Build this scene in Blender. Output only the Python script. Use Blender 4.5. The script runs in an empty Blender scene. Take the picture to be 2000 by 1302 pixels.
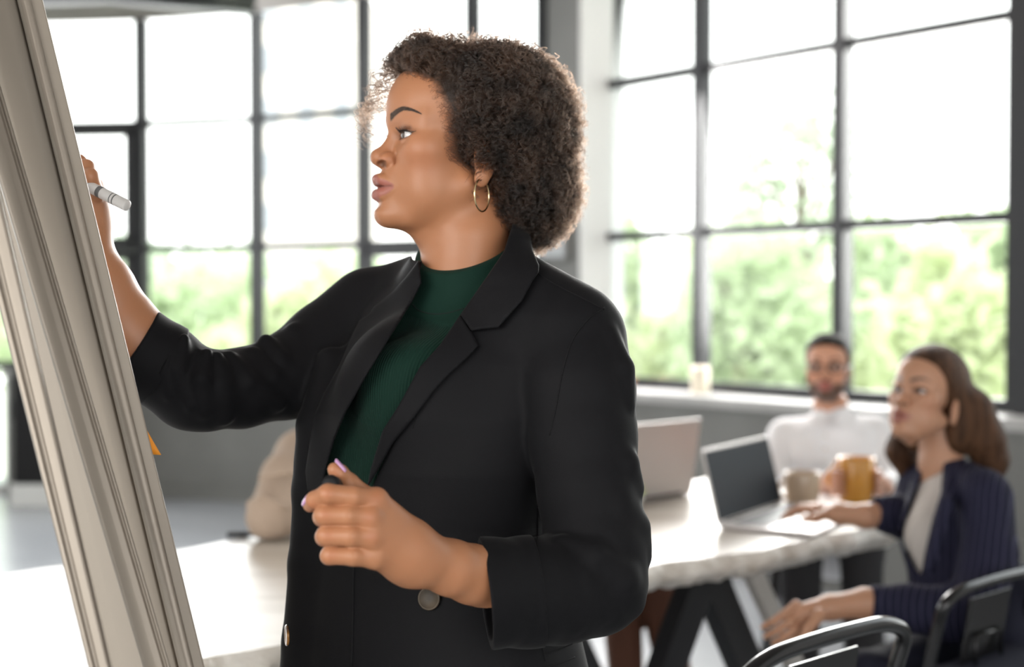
import bpy, bmesh, math, random
import numpy as np
from mathutils import Vector, Matrix, noise as mnoise
from math import sin, cos, pi, radians as R

# ---------------------------------------------------------------- camera, sky, light, exposure
SC = bpy.context.scene
COL = SC.collection
F = 2778.0                      # focal length in pixels of the 2000 px wide frame
CAM = np.array([0.0, 0.0, 1.34])
PITCH = R(1.36)
_cr = np.array([1.0, 0, 0]); _cf = np.array([0, cos(PITCH), -sin(PITCH)]); _cu = np.array([0, sin(PITCH), cos(PITCH)])
cam = bpy.data.cameras.new('camera'); camo = bpy.data.objects.new('camera', cam); COL.objects.link(camo)
camo.location = CAM; camo.rotation_euler = (pi / 2 - PITCH, 0, 0)
cam.sensor_width = 36; cam.lens = 36 * F / 2000; cam.clip_start = 0.05; cam.clip_end = 400
cam.dof.use_dof = True; cam.dof.focus_distance = 1.62; cam.dof.aperture_fstop = 3.0
SC.camera = camo
w = bpy.data.worlds.new('sky'); SC.world = w; w.use_nodes = True
nt = w.node_tree; bg = nt.nodes['Background']
tc = nt.nodes.new('ShaderNodeTexCoord'); sp = nt.nodes.new('ShaderNodeSeparateXYZ'); rp = nt.nodes.new('ShaderNodeValToRGB')
nt.links.new(tc.outputs['Generated'], sp.inputs[0]); nt.links.new(sp.outputs['Z'], rp.inputs[0]); nt.links.new(rp.outputs[0], bg.inputs[0])
rp.color_ramp.elements[0].position = 0.0; rp.color_ramp.elements[0].color = (1, 0.99, 0.97, 1)
rp.color_ramp.elements[1].position = 0.6; rp.color_ramp.elements[1].color = (0.93, 0.97, 1, 1)
bg.inputs[1].default_value = 4.2
SC.view_settings.view_transform = 'Standard'; SC.view_settings.look = 'None'
SC.view_settings.exposure = 0.0; SC.view_settings.gamma = 1.0; SC.view_settings.use_curve_mapping = False
SC.cycles.use_denoising = True
SC.cycles.max_bounces = 8; SC.cycles.diffuse_bounces = 3; SC.cycles.glossy_bounces = 3
SC.cycles.transparent_max_bounces = 16; SC.cycles.transmission_bounces = 4
SC.cycles.sample_clamp_indirect = 6.0
def area(name, loc, target, sx, sy, power, col):
    l = bpy.data.lights.new(name, 'AREA'); l.shape = 'RECTANGLE'; l.size = sx; l.size_y = sy; l.energy = power; l.color = col
    o = bpy.data.objects.new(name, l); COL.objects.link(o); o.location = loc
    o.rotation_euler = (Vector(target) - Vector(loc)).to_track_quat('-Z', 'Y').to_euler()
    o.visible_camera = False
    return o
# unseen area lamps: fill added behind the camera, daylight at both window walls
area('fill_rear_left', (-3.4, -2.6, 2.3), (-0.2, 1.8, 1.3), 3.2, 2.6, 160, (1, 0.95, 0.88))
area('fill_rear_right', (2.6, -3.4, 2.4), (1.0, 4.5, 1.0), 3.0, 2.2, 70, (1, 0.97, 0.93))
area('daylight_right_window', (1.75, 7.2, 2.3), (0.2, 2.0, 1.1), 3.2, 2.4, 700, (1, 0.97, 0.95))
area('daylight_left_window', (-3.6, 8.9, 2.3), (-0.6, 2.0, 1.0), 5.0, 2.2, 190, (0.97, 0.98, 1))

# ---------------------------------------------------------------- helpers
def P(x, y, d):
    """point seen at pixel (x, y) of the photograph at distance d along the view axis"""
    return CAM + _cr * ((x - 1000) / F * d) + _cf * d + _cu * (-(y - 651) / F * d)
def G(x, y, z=0.0):
    """point of the horizontal plane at height z seen at pixel (x, y)"""
    v = _cr * ((x - 1000) / F) + _cf + _cu * (-(y - 651) / F)
    return CAM + v * ((z - CAM[2]) / v[2])
def proj(p):
    q = np.asarray(p) - CAM
    d = q @ _cf
    return 1000 + F * (q @ _cr) / d, 651 - F * (q @ _cu) / d, d
def tag(o, label=None, cat=None, group=None, kind=None):
    if label: o['label'] = label
    if cat: o['category'] = cat
    if group: o['group'] = group
    if kind: o['kind'] = kind
    return o
def empty(name, loc=(0, 0, 0), label=None, cat=None, group=None, kind=None, parent=None):
    o = bpy.data.objects.new(name, None); COL.objects.link(o); o.location = Vector([float(c) for c in loc])
    o.empty_display_size = 0.1
    if parent: o.parent = parent
    return tag(o, label, cat, group, kind)
def link(name, me, m, parent=None, smooth=False):
    o = bpy.data.objects.new(name, me); COL.objects.link(o)
    if m is not None: me.materials.append(m)
    if smooth: me.polygons.foreach_set('use_smooth', [True] * len(me.polygons))
    if parent is not None:
        o.parent = parent
        # parts are written in world coordinates: bring them into the parent's frame
        wm = Matrix.Identity(4); q = parent
        while q is not None:
            wm = q.matrix_basis @ wm; q = q.parent
        me.transform(wm.inverted())
    return o
def mesh_from(name, v, f, m, parent=None, smooth=False):
    me = bpy.data.meshes.new(name)
    me.from_pydata([tuple(map(float, p)) for p in v], [], [tuple(map(int, q)) for q in f]); me.update()
    return link(name, me, m, parent, smooth)
def np_mesh(name, v, f, m, parent=None, smooth=True, attr=None):
    """mesh out of numpy arrays, all quads"""
    me = bpy.data.meshes.new(name)
    n = len(v); k = len(f)
    me.vertices.add(n); me.vertices.foreach_set('co', np.asarray(v, np.float32).ravel())
    me.loops.add(k * 4); me.loops.foreach_set('vertex_index', np.asarray(f, np.int32).ravel())
    me.polygons.add(k); me.polygons.foreach_set('loop_start', np.arange(0, k * 4, 4, dtype=np.int32))
    me.update(calc_edges=True); me.validate()
    if attr is not None:
        for an, col in attr.items():
            a = me.color_attributes.new(an, 'FLOAT_COLOR', 'POINT')
            c = np.ones((n, 4), np.float32); c[:, :col.shape[1]] = col
            a.data.foreach_set('color', c.ravel())
    return link(name, me, m, parent, smooth)
def bm_obj(name, bm, m, parent=None, smooth=False):
    me = bpy.data.meshes.new(name); bm.to_mesh(me); bm.free(); return link(name, me, m, parent, smooth)
def bbox(bm, c, size, rot=None, bev=0.0):
    M = Matrix.Translation(Vector([float(q) for q in c])) @ (rot.to_4x4() if rot is not None else Matrix.Identity(4)) @ Matrix.Diagonal((size[0], size[1], size[2], 1))
    r = bmesh.ops.create_cube(bm, size=1, matrix=M)
    if bev > 0:
        es = list({e for v in r['verts'] for e in v.link_edges})
        bmesh.ops.bevel(bm, geom=es, offset=bev, segments=2, affect='EDGES', profile=0.5)
def box(name, c, size, m, parent=None, rotz=0.0, bev=0.0):
    bm = bmesh.new(); bbox(bm, c, size, Matrix.Rotation(rotz, 3, 'Z'), bev); return bm_obj(name, bm, m, parent)
def hexa(name, q0, q1, m, parent=None, bev=0.0):
    """solid between two quads (4 points each)"""
    bm = bmesh.new(); vs = [bm.verts.new(Vector([float(c) for c in p])) for p in list(q0) + list(q1)]
    for f in ((3, 2, 1, 0), (4, 5, 6, 7), (0, 1, 5, 4), (1, 2, 6, 5), (2, 3, 7, 6), (3, 0, 4, 7)): bm.faces.new([vs[i] for i in f])
    bmesh.ops.recalc_face_normals(bm, faces=bm.faces)
    if bev > 0: bmesh.ops.bevel(bm, geom=list(bm.edges), offset=bev, segments=2, affect='EDGES', profile=0.5)
    return bm_obj(name, bm, m, parent)
def tube_bm(bm, pts, r, seg=12, closed=False, cap=True):
    pts = [Vector([float(c) for c in p]) for p in pts]; n = len(pts); rs = r if hasattr(r, '__len__') else [r] * n
    rings = []; up = None
    for i, p in enumerate(pts):
        a = pts[(i - 1) % n] if (closed or i > 0) else p; b = pts[(i + 1) % n] if (closed or i < n - 1) else p
        t = (b - a).normalized()
        if up is None:
            up = Vector((0, 0, 1)) if abs(t.z) < 0.9 else Vector((1, 0, 0))
        up = (up - t * up.dot(t)).normalized(); s = t.cross(up)
        rings.append([bm.verts.new(p + (up * cos(2 * pi * k / seg) + s * sin(2 * pi * k / seg)) * rs[i]) for k in range(seg)])
    for i in range(n if closed else n - 1):
        A, B = rings[i], rings[(i + 1) % n]
        for k in range(seg): bm.faces.new((A[k], A[(k + 1) % seg], B[(k + 1) % seg], B[k]))
    if cap and not closed:
        bm.faces.new(list(reversed(rings[0]))); bm.faces.new(rings[-1])
    bmesh.ops.recalc_face_normals(bm, faces=bm.faces)
def tube(name, pts, r, m, parent=None, seg=12, closed=False):
    bm = bmesh.new(); tube_bm(bm, pts, r, seg, closed); return bm_obj(name, bm, m, parent, True)
def spline(pts, n):
    """Catmull-Rom through points (any dimension)"""
    p = np.asarray(pts, float); p = np.vstack([2 * p[0] - p[1], p, 2 * p[-1] - p[-2]])
    out = []
    k = len(p) - 3
    for i in range(n):
        t = i / (n - 1) * k; j = min(int(t), k - 1); t -= j
        a, b, c, d = p[j], p[j + 1], p[j + 2], p[j + 3]
        out.append(0.5 * ((2 * b) + (c - a) * t + (2 * a - 5 * b + 4 * c - d) * t * t + (3 * b - a - 3 * c + d) * t ** 3))
    return np.array(out)
def lathe(name, prof, m, parent=None, seg=28, loc=(0, 0, 0), axis=None, smooth=True):
    bm = bmesh.new(); rings = []
    for r, z in prof: rings.append([bm.verts.new((r * cos(2 * pi * k / seg), r * sin(2 * pi * k / seg), z)) for k in range(seg)])
    for A, B in zip(rings, rings[1:]):
        for k in range(seg): bm.faces.new((A[k], A[(k + 1) % seg], B[(k + 1) % seg], B[k]))
    bm.faces.new(list(reversed(rings[0]))); bm.faces.new(rings[-1])
    if axis is not None:
        q = Vector((0, 0, 1)).rotation_difference(Vector([float(c) for c in axis])).to_matrix().to_4x4(); bm.transform(q)
    bm.transform(Matrix.Translation(Vector([float(c) for c in loc])))
    bmesh.ops.recalc_face_normals(bm, faces=bm.faces)
    return bm_obj(name, bm, m, parent, smooth)

# materials
MATS = {}
def mat(name, col, rough=0.6, metal=0.0, spec=0.5, noise=None, bump=None, sheen=0.0, sss=0.0, coat=0.0, trans=0.0):
    """noise = (scale, colour2, contrast, stretch), bump = (scale, strength, stretch)"""
    m = bpy.data.materials.new(name); m.use_nodes = True; n = m.node_tree; b = n.nodes['Principled BSDF']
    b.inputs['Base Color'].default_value = (*col, 1); b.inputs['Roughness'].default_value = rough; b.inputs['Metallic'].default_value = metal
    b.inputs['Specular IOR Level'].default_value = spec; b.inputs['Sheen Weight'].default_value = sheen; b.inputs['Sheen Roughness'].default_value = 0.45
    b.inputs['Coat Weight'].default_value = coat; b.inputs['Transmission Weight'].default_value = trans
    if sss: b.inputs['Subsurface Weight'].default_value = sss; b.inputs['Subsurface Radius'].default_value = (1, 0.35, 0.2); b.inputs['Subsurface Scale'].default_value = 0.008
    def coords(st):
        t = n.nodes.new('ShaderNodeTexCoord'); mp = n.nodes.new('ShaderNodeMapping'); mp.inputs['Scale'].default_value = st
        n.links.new(t.outputs['Object'], mp.inputs[0]); return mp
    if noise:
        sc, c2, con, st = noise; mp = coords(st); t = n.nodes.new('ShaderNodeTexNoise'); t.inputs['Scale'].default_value = sc; t.inputs['Detail'].default_value = 6
        r = n.nodes.new('ShaderNodeValToRGB'); r.color_ramp.elements[0].position = 0.5 - con; r.color_ramp.elements[1].position = 0.5 + con
        r.color_ramp.elements[0].color = (*col, 1); r.color_ramp.elements[1].color = (*c2, 1)
        n.links.new(mp.outputs[0], t.inputs['Vector']); n.links.new(t.outputs[0], r.inputs[0]); n.links.new(r.outputs[0], b.inputs['Base Color'])
    if bump:
        sc, s, st = bump; mp = coords(st); t = n.nodes.new('ShaderNodeTexNoise'); t.inputs['Scale'].default_value = sc; t.inputs['Detail'].default_value = 4
        bp = n.nodes.new('ShaderNodeBump'); bp.inputs['Strength'].default_value = s; bp.inputs['Distance'].default_value = 0.01
        n.links.new(mp.outputs[0], t.inputs['Vector']); n.links.new(t.outputs[0], bp.inputs['Height']); n.links.new(bp.outputs[0], b.inputs['Normal'])
    MATS[name] = m; return m
S1 = (1, 1, 1)
M_wall = mat('grey_plaster', (0.165, 0.167, 0.158), 0.8, noise=(2.5, (0.20, 0.202, 0.193), 0.2, S1), bump=(14, 0.15, S1))
M_wallw = mat('white_plaster', (0.72, 0.73, 0.71), 0.7, bump=(20, 0.1, S1))
M_ceil = mat('concrete_ceiling', (0.27, 0.24, 0.225), 0.85, noise=(1.6, (0.36, 0.33, 0.31), 0.25, S1), bump=(6, 0.3, S1))
M_floor = mat('polished_concrete', (0.26, 0.275, 0.295), 0.26, noise=(1.3, (0.34, 0.355, 0.37), 0.25, S1))
M_steel = mat('black_window_steel', (0.012, 0.013, 0.016), 0.45)
M_sill = mat('sill_concrete', (0.36, 0.36, 0.35), 0.5, noise=(8, (0.44, 0.44, 0.43), 0.2, S1))
M_alu = mat('brushed_aluminium', (0.27, 0.235, 0.195), 0.42, metal=0.3, bump=(60, 0.05, (40, 40, 0.6)))
M_aluw = mat('painted_board_back', (0.30, 0.262, 0.217), 0.5, metal=0.1, bump=(30, 0.04, S1))
M_paper = mat('white_paper', (0.85, 0.85, 0.86), 0.6)
M_wood = mat('pale_table_wood', (0.34, 0.29, 0.235), 0.32, noise=(3.0, (0.52, 0.47, 0.41), 0.22, (0.7, 6, 6)), bump=(5, 0.12, (0.7, 8, 8)), spec=.5)
M_bark = mat('table_live_edge', (0.50, 0.44, 0.37), 0.45, noise=(16, (0.95, 0.92, 0.87), 0.22, S1), bump=(24, 0.9, S1))
M_blackm = mat('black_metal', (0.012, 0.012, 0.014), 0.3, metal=0.0)
M_blackp = mat('black_plastic', (0.010, 0.010, 0.011), 0.5, spec=.2)
M_orange = mat('orange_paper', (0.90, 0.33, 0.02), 0.6)
M_leaf = [mat('foliage_%s' % k, c, 0.8, spec=.1) for k, c in (('pale', (0.70, 0.76, 0.52)), ('fresh', (0.62, 0.71, 0.50)), ('deep', (0.52, 0.60, 0.46)))]
for m_ in M_leaf:
    n = m_.node_tree; pb_ = n.nodes['Principled BSDF']; tr_ = n.nodes.new('ShaderNodeBsdfTranslucent'); tr_.inputs[0].default_value = [c * 1.05 for c in pb_.inputs[0].default_value[:3]] + [1]
    mx_ = n.nodes.new('ShaderNodeMixShader'); mx_.inputs[0].default_value = .5; n.links.new(pb_.outputs[0], mx_.inputs[1]); n.links.new(tr_.outputs[0], mx_.inputs[2]); n.links.new(mx_.outputs[0], n.nodes['Material Output'].inputs[0])
M_trunk = mat('tree_bark', (0.16, 0.12, 0.09), 0.9)
M_ground = mat('outdoor_ground', (0.55, 0.58, 0.45), 0.9, noise=(0.6, (0.6, 0.6, 0.52), 0.2, S1))
def glass_mat():
    m = bpy.data.materials.new('window_glass'); m.use_nodes = True; n = m.node_tree; n.nodes.clear()
    o = n.nodes.new('ShaderNodeOutputMaterial'); t = n.nodes.new('ShaderNodeBsdfTransparent'); g = n.nodes.new('ShaderNodeBsdfGlossy'); x = n.nodes.new('ShaderNodeMixShader')
    fr = n.nodes.new('ShaderNodeFresnel'); fr.inputs['IOR'].default_value = 1.35
    t.inputs[0].default_value = (0.97, 0.985, 0.975, 1); g.inputs['Roughness'].default_value = 0.02
    n.links.new(fr.outputs[0], x.inputs[0]); n.links.new(t.outputs[0], x.inputs[1]); n.links.new(g.outputs[0], x.inputs[2]); n.links.new(x.outputs[0], o.inputs[0]); return m
M_glass = glass_mat()
# ---------------------------------------------------------------- the room
def wall_pt(px, d): return np.array([(px - 1000) / F * d, d])
ZR = [0.86, 1.69, 2.54, 3.25]; H = 3.25
def st(o): o['kind'] = 'structure'; return o
# floor and ceiling
st(box('floor', (-0.5, 3.0, -0.05), (11, 15.5, 0.1), M_floor))
# (the ceiling slab follows the window walls; it is built below them)
st(tube('trim_1', [(-4.2, 9.05, H - 0.05), (-3.2, 8.5, H - 0.05), (-2.35, 8.35, H - 0.05), (-1.6, 8.75, H - 0.05)], 0.13, M_blackm))
# curved window wall on the left
L = [(-520, 10.0), (-170, 9.95), (55, 9.89), (279, 9.78), (503, 9.50), (712, 9.07), (924, 8.60), (1062, 8.30)]
LP = [wall_pt(*q) for q in L]
def seg_box(name, a, b, z0, z1, th, m, parent=None, off=0.0, bev=0.0):
    a = np.array(a); b = np.array(b); t = (b - a) / np.linalg.norm(b - a); n = np.array([-t[1], t[0]])
    a = a + n * off; b = b + n * off
    q = [a - n * th / 2, b - n * th / 2, b + n * th / 2, a + n * th / 2]
    return hexa(name, [(*p, z0) for p in q], [(*p, z1) for p in q], m, parent, bev)
def joined(name, pieces, m, parent=None):
    bm = bmesh.new()
    for q0, q1 in pieces:
        vs = [bm.verts.new(Vector([float(c) for c in p])) for p in list(q0) + list(q1)]
        for f in ((3, 2, 1, 0), (4, 5, 6, 7), (0, 1, 5, 4), (1, 2, 6, 5), (2, 3, 7, 6), (3, 0, 4, 7)): bm.faces.new([vs[i] for i in f])
    bmesh.ops.recalc_face_normals(bm, faces=bm.faces)
    return bm_obj(name, bm, m, parent)
def strip(pts, z0, z1, th, off=0.0):
    """mitred wall strip along a plan polyline"""
    pts = [np.array(p) for p in pts]; out = []; N = []
    for a, b in zip(pts, pts[1:]):
        t = (b - a) / np.linalg.norm(b - a); N.append(np.array([-t[1], t[0]]))
    nv = [N[0]] + [(N[i] + N[i + 1]) / (1 + N[i] @ N[i + 1]) for i in range(len(N) - 1)] + [N[-1]]
    for i in range(len(pts) - 1):
        q = [pts[i] + nv[i] * (off - th / 2), pts[i + 1] + nv[i + 1] * (off - th / 2), pts[i + 1] + nv[i + 1] * (off + th / 2), pts[i] + nv[i] * (off + th / 2)]
        out.append(([(*p, z0) for p in q], [(*p, z1) for p in q]))
    return out
# the dense plan curve of the wall
LD = [p for p in spline(LP, 57) if p[0] / p[1] > (16 - 1000) / F]; LD0 = [p for p in spline(LP, 57) if p[0] / p[1] <= (16 - 1000) / F]
st(joined('wall_left', strip(LD, 0, ZR[0] - 0.04, 0.22), M_wall))
st(joined('trim_2', strip(LD, ZR[0] - 0.04, ZR[0], 0.34, -0.04), M_sill))
st(joined('baseboard_left', strip(LD, 0, 0.08, 0.03, -0.125), M_wall))
def window(name, pts, cas=()):
    root = st(empty(name, (*pts[0], 0)))
    for i, p in enumerate(pts):
        w_ = 0.065
        j = min(i, len(pts) - 2); t = (pts[j + 1] - pts[j]) / np.linalg.norm(pts[j + 1] - pts[j])
        seg_box('mullion', p - t * w_ / 2, p + t * w_ / 2, ZR[0], H, 0.08, M_steel, root)
    for i, (a, b) in enumerate(zip(pts, pts[1:])):
        t = (b - a) / np.linalg.norm(b - a)
        for z in ZR[:-1]:
            seg_box('muntin', a, b, z - (0 if z == ZR[0] else 0.022), z + 0.024 + (0.03 if z == ZR[0] else 0), 0.055, M_steel, root)
        for k in range(3):
            seg_box('pane', a + t * 0.02, b - t * 0.02, ZR[k] + 0.01, ZR[k + 1] - 0.01, 0.006, M_glass, root, off=0.01)
            if (i, k) in cas:
                f0, f1 = a + t * 0.03, b - t * 0.03; e = 0.055; zz0, zz1 = ZR[k] + 0.025, ZR[k + 1] - 0.025
                fr = seg_box('casement_frame', f0, f1, zz1 - e, zz1, 0.05, M_steel, root, off=-0.03)
                seg_box('casement_frame', f0, f1, zz0, zz0 + e, 0.05, M_steel, root, off=-0.03)
                seg_box('casement_frame', f0, f0 + t * e, zz0, zz1, 0.05, M_steel, root, off=-0.03)
                seg_box('casement_frame', f1 - t * e * 1.3, f1, zz0, zz1, 0.05, M_steel, root, off=-0.03)
    return root
LDC = [np.array((-5.65, 9.98))] + LD0 + LD
# glazed door at the far left, down to the floor
dr = st(empty('door_1', (*LD0[-1], 0)))
dA, dB = LD0[0], LD[0]
dt_ = (dB - dA) / np.linalg.norm(dB - dA)
seg_box('pane', dA, dB, 0.06, ZR[0], 0.008, M_glass, dr)
seg_box('door_rail', dA, dB, 0.0, 0.06, 0.06, M_wallw, dr)
for q_ in (0.0, 0.5, 0.97): seg_box('door_stile', dA + (dB - dA) * q_, dA + (dB - dA) * q_ + dt_ * 0.06, 0.06, ZR[0], 0.06, M_wallw, dr)
window('window_1', LP, cas={(2, 1), (2, 0), (5, 0)})
# right window wall: plan line through the bar positions measured in the photograph
RA = wall_pt(1190, 8.0); RB = wall_pt(1972, 6.05); rt = (RB - RA) / np.linalg.norm(RB - RA); rn = np.array([rt[1], -rt[0]])
if rn @ RA > 0: rn = -rn           # towards the room
def on_r(px):                      # where the view through a pixel column meets the wall line
    k = (px - 1000) / F; s = (k * RA[1] - RA[0]) / (rt[0] - k * rt[1]); return RA + rt * s
RP = [RA - rt * 0.05, on_r(1370), on_r(1645), on_r(1988)]
RP += [RP[-1] + rt * 1.0, RP[-1] + rt * 2.0, RP[-1] + rt * 3.0]
window('window_2', RP)
inn = rn * 0.19
st(joined('wall_right', strip([RP[0] + rn * 0.11, RP[-1] + rn * 0.11], 0, ZR[0] - 0.05, 0.26), M_wall))
st(joined('trim_3', strip([RP[0] + rn * 0.13, RP[-1] + rn * 0.13], ZR[0] - 0.05, ZR[0], 0.30), M_sill))
seg = seg_box('trim_4', RP[3] + rn * 0.03 + rt * 0.05, RP[3] + rt * 0.75 + rn * 0.03, ZR[0], H, 0.16, M_steel); st(seg)
# column between the two window walls: dark face to the room, white reveal to the window
Pin = RA - rt * 0.02 + rn * 0.21
c0 = LP[-1]; c1 = Pin; c2 = RA - rt * 0.02; c3 = c0 + np.array([0.05, 0.5])
q = [c0, c1, c2, c3]
st(hexa('trim_5', [(*(p), 0) for p in q], [(*(p), H) for p in q], M_wall))
rv = [Pin + rt * 0.004, Pin + rt * 0.03, c2 + rt * 0.03 - rn * 0.1, c2 + rt * 0.004 - rn * 0.1]
st(hexa('trim_6', [(*p, ZR[0]) for p in rv], [(*p, H) for p in rv], M_wallw))
vv = [(-5.7, -4.3)] + [(-5.7, 10.1)] + [tuple(p) for p in LD0 + LD if p[0] > -5.6] + [tuple(p) for p in (Pin, RA, RP[-1])] + [(4.9, 1.2), (4.9, -4.3)]
bmc = bmesh.new()
lo_ = [bmc.verts.new((p[0], p[1], H)) for p in vv]; hi_ = [bmc.verts.new((p[0], p[1], H + 0.25)) for p in vv]; k_ = len(vv)
bmc.faces.new(lo_); bmc.faces.new(list(reversed(hi_)))
for i in range(k_): bmc.faces.new((lo_[i], hi_[i], hi_[(i + 1) % k_], lo_[(i + 1) % k_]))
bmesh.ops.recalc_face_normals(bmc, faces=bmc.faces)
st(bm_obj('ceiling', bmc, M_ceil))
# pale panel hanging on the column
t_ = (c1 - c0) / np.linalg.norm(c1 - c0); n_ = np.array([t_[1], -t_[0]])
if n_ @ c0 > 0: n_ = -n_
pl = empty('wall_panel', (*(c0 + t_ * 0.1 + n_ * 0.02), 1.85), 'pale grey framed panel hanging on the dark column beside the curly hair', 'panel')
d_ = 8.2
a0 = (1060 - 1000) / F * d_; W = np.linalg.norm(c1 - c0)
pa = c0 + t_ * (W * 0.02) + n_ * 0.02; pb = c0 + t_ * (W * 0.80) + n_ * 0.02
seg_box('frame', pa, pb, 1.56, 1.95, 0.03, M_wall, pl)
seg_box('panel_face', pa + t_ * 0.02, pb - t_ * 0.02, 1.58, 1.93, 0.012, mat('panel_grey', (0.34, 0.36, 0.37), 0.3), pl, off=0.0 if (np.array([-t_[1], t_[0]]) @ n_) < 0 else 0.0)
pl.children[1].location = Vector((n_[0] * 0.014, n_[1] * 0.014, 0))
# the rest of the shell, behind and beside the camera, with openings added for fill light
def wall_open(name, a, b, openings, m):
    a = np.array(a, float); b = np.array(b, float); Lw = np.linalg.norm(b - a); t = (b - a) / Lw; pc = []
    xs = [0] + [v for o in openings for v in o[:2]] + [Lw]
    for i in range(0, len(xs), 2): pc += strip([a + t * xs[i], a + t * xs[i + 1]], 0, H, 0.2)
    for o in openings:
        pc += strip([a + t * o[0], a + t * o[1]], 0, 0.9, 0.2)
    return st(joined(name, pc, m))
wall_open('wall_back', (-5.6, -4.2), (4.8, -4.2), [(1.2, 4.6), (6.2, 9.2)], M_wallw)
wall_open('wall_side', (-5.6, -4.2), (-5.6, 10.2), [(0.6, 4.6)], M_wallw)
st(joined('wall_far_right', strip([RP[-1] + rn * 0.1, (4.8, 1.2), (4.8, -4.2)], 0, H, 0.2), M_wallw))

# ---------------------------------------------------------------- outdoors
st(box('ground', (0, 40, -3.2), (160, 70, 0.2), M_ground))
rng = np.random.default_rng(7)
def tree(x, y, zc, rx, rz, mi, label, n=900, leaf=0.16):
    root = empty('tree', (x, y, -3.1), label, 'tree', 'trees beyond the windows')
    bm = bmesh.new(); tube_bm(bm, [(x, y, -3.1), (x + 0.1, y, zc - rz * 0.5), (x, y + 0.1, zc + rz * 0.3)], [0.22, 0.15, 0.06], 8)
    for k in range(6):
        a = rng.uniform(0, 2 * pi); tube_bm(bm, [(x, y, zc - rz * 0.5), (x + cos(a) * rx * 0.6, y + sin(a) * rx * 0.6, zc + rz * rng.uniform(-0.2, 0.5))], [0.09, 0.02], 5)
    bm_obj('trunk', bm, M_trunk, root)
    # clumps of leaves: each leaf a small bent quad
    nc = 26; cl = rng.normal(size=(nc, 3)); cl /= np.linalg.norm(cl, axis=1)[:, None]; cl *= rng.uniform(0.35, 0.95, (nc, 1))
    ci = rng.integers(0, nc, n); p = cl[ci] + rng.normal(size=(n, 3)) * 0.17
    p = p * np.array([rx, rx, rz]) + np.array([x, y, zc])
    u = rng.normal(size=(n, 3)); u /= np.linalg.norm(u, axis=1)[:, None]; v = np.cross(u, rng.normal(size=(n, 3))); v /= np.linalg.norm(v, axis=1)[:, None]
    s = leaf * rng.uniform(0.6, 1.3, (n, 1))
    V = np.stack([p - u * s, p + v * s * 0.5, p + u * s, p - v * s * 0.5], 1).reshape(-1, 3)
    Q = np.arange(n * 4).reshape(n, 4)
    o = np_mesh('foliage', V, Q, M_leaf[mi], root, False); o['kind'] = 'stuff'
# (pixel column, distance, crown centre pixel row, half width px, half height px, tint)
TR = [(120, 19, 620, 230, 130, 1), (400, 24, 640, 150, 150, 1), (330, 30, 560, 150, 100, 2), (480, 22, 760, 160, 110, 0),
      (600, 20, 660, 90, 130, 0), (690, 28, 600, 120, 90, 1), (760, 24, 640, 110, 110, 1), (1230, 26, 620, 90, 190, 1), (1330, 22, 720, 110, 190, 0),
      (1480, 20, 640, 130, 170, 1), (1560, 26, 380, 130, 230, 2), (1620, 24, 700, 140, 170, 0), (1750, 22, 560, 120, 130, 1), (1870, 19, 640, 150, 150, 0),
      (1980, 24, 520, 140, 120, 1), (1420, 30, 560, 120, 120, 0), (2180, 20, 600, 160, 190, 1)]
wh = ['broad', 'tall', 'distant', 'low', 'narrow', 'small', 'rounded', 'slender', 'bushy', 'dense', 'towering airy', 'thick', 'wide', 'leafy', 'lofty', 'faint', 'outermost']
wr = ['behind the hand with the marker', 'in the second left pane', 'far back above the raised sleeve', 'over the raised sleeve', 'right of the middle left mullion', 'behind the far shoulder', 'beside the face',
      'beside the white window reveal', 'left of the first right mullion', 'behind the pot on the sill', 'rising into the upper middle right pane', 'behind the bearded man', 'in the lower last pane', 'above the long-haired woman', 'near the dark window post', 'far behind the right window', 'past the dark window post']
for k, (px, d, py, hw, hh, mi) in enumerate(TR):
    c = P(px, py, d); sc_ = d / F
    zb = c[2]
    tree(c[0], c[1], zb, hw * sc_ * 1.25, hh * sc_ * 1.15, mi, '%s pale green tree outdoors %s' % (wh[k], wr[k]), n=1500 if mi != 2 else 620, leaf=0.2)
# pale tower block far behind the left window
bd = empty('apartment_building', P(600, 700, 60), 'hazy pale tower block seen far off through the left window', 'building')
bp = P(600, 700, 60); M_bw = mat('pale_render', (0.80, 0.74, 0.70), 0.8); M_bwin = mat('far_window', (0.36, 0.38, 0.42), 0.3)
box('wall', (bp[0], bp[1] + 4, 4), (4.6, 8, 22), M_bw, bd)
for r_ in range(9):
    for c_ in range(3): box('window', (bp[0] - 1.5 + c_ * 1.5, bp[1] - 0.02, -4 + r_ * 2.2), (0.7, 0.12, 1.2), M_bwin, bd)
# ---------------------------------------------------------------- the table
TT = np.array([0.725, 0.689]); TN = np.array([-0.689, 0.725]); ZT = 0.75
def tpt(t, n, z): p = TT * t + TN * n; return np.array([p[0], p[1], z])
tb = empty('conference_table', tpt(2.4, 2.5, 0), 'long pale wooden table with rough live edge on crossed black legs', 'table')
rr = np.random.default_rng(3)
def edge_n(t, k):
    base = 2.02 if k == 0 else 2.985
    return base + 0.022 * sin(t * 3.1 + k) + 0.012 * sin(t * 9.3 + 2 * k) + 0.006 * sin(t * 27 + k)
T0, T1 = 0.15, 3.9
def tsh(t, n): return t - max(0, (t - T0) / (T1 - T0)) * 0.6 * min(1, max(0, (2.985 - n) / 0.96))
ts = np.linspace(T0, T1, 120); V = []; Fq = []
rows = []
for t in ts:
    n0, n1 = edge_n(t, 0), edge_n(t, 1)
    z_ = 0.004 * sin(t * 13)
    rows.append([(n0 + 0.055 + 0.01 * sin(t * 31), ZT - 0.058), (n1 - 0.05, ZT - 0.058), (n1 + 0.01, ZT - 0.03), (n1 - 0.012, ZT), (n0 + 0.02, ZT)])
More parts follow.
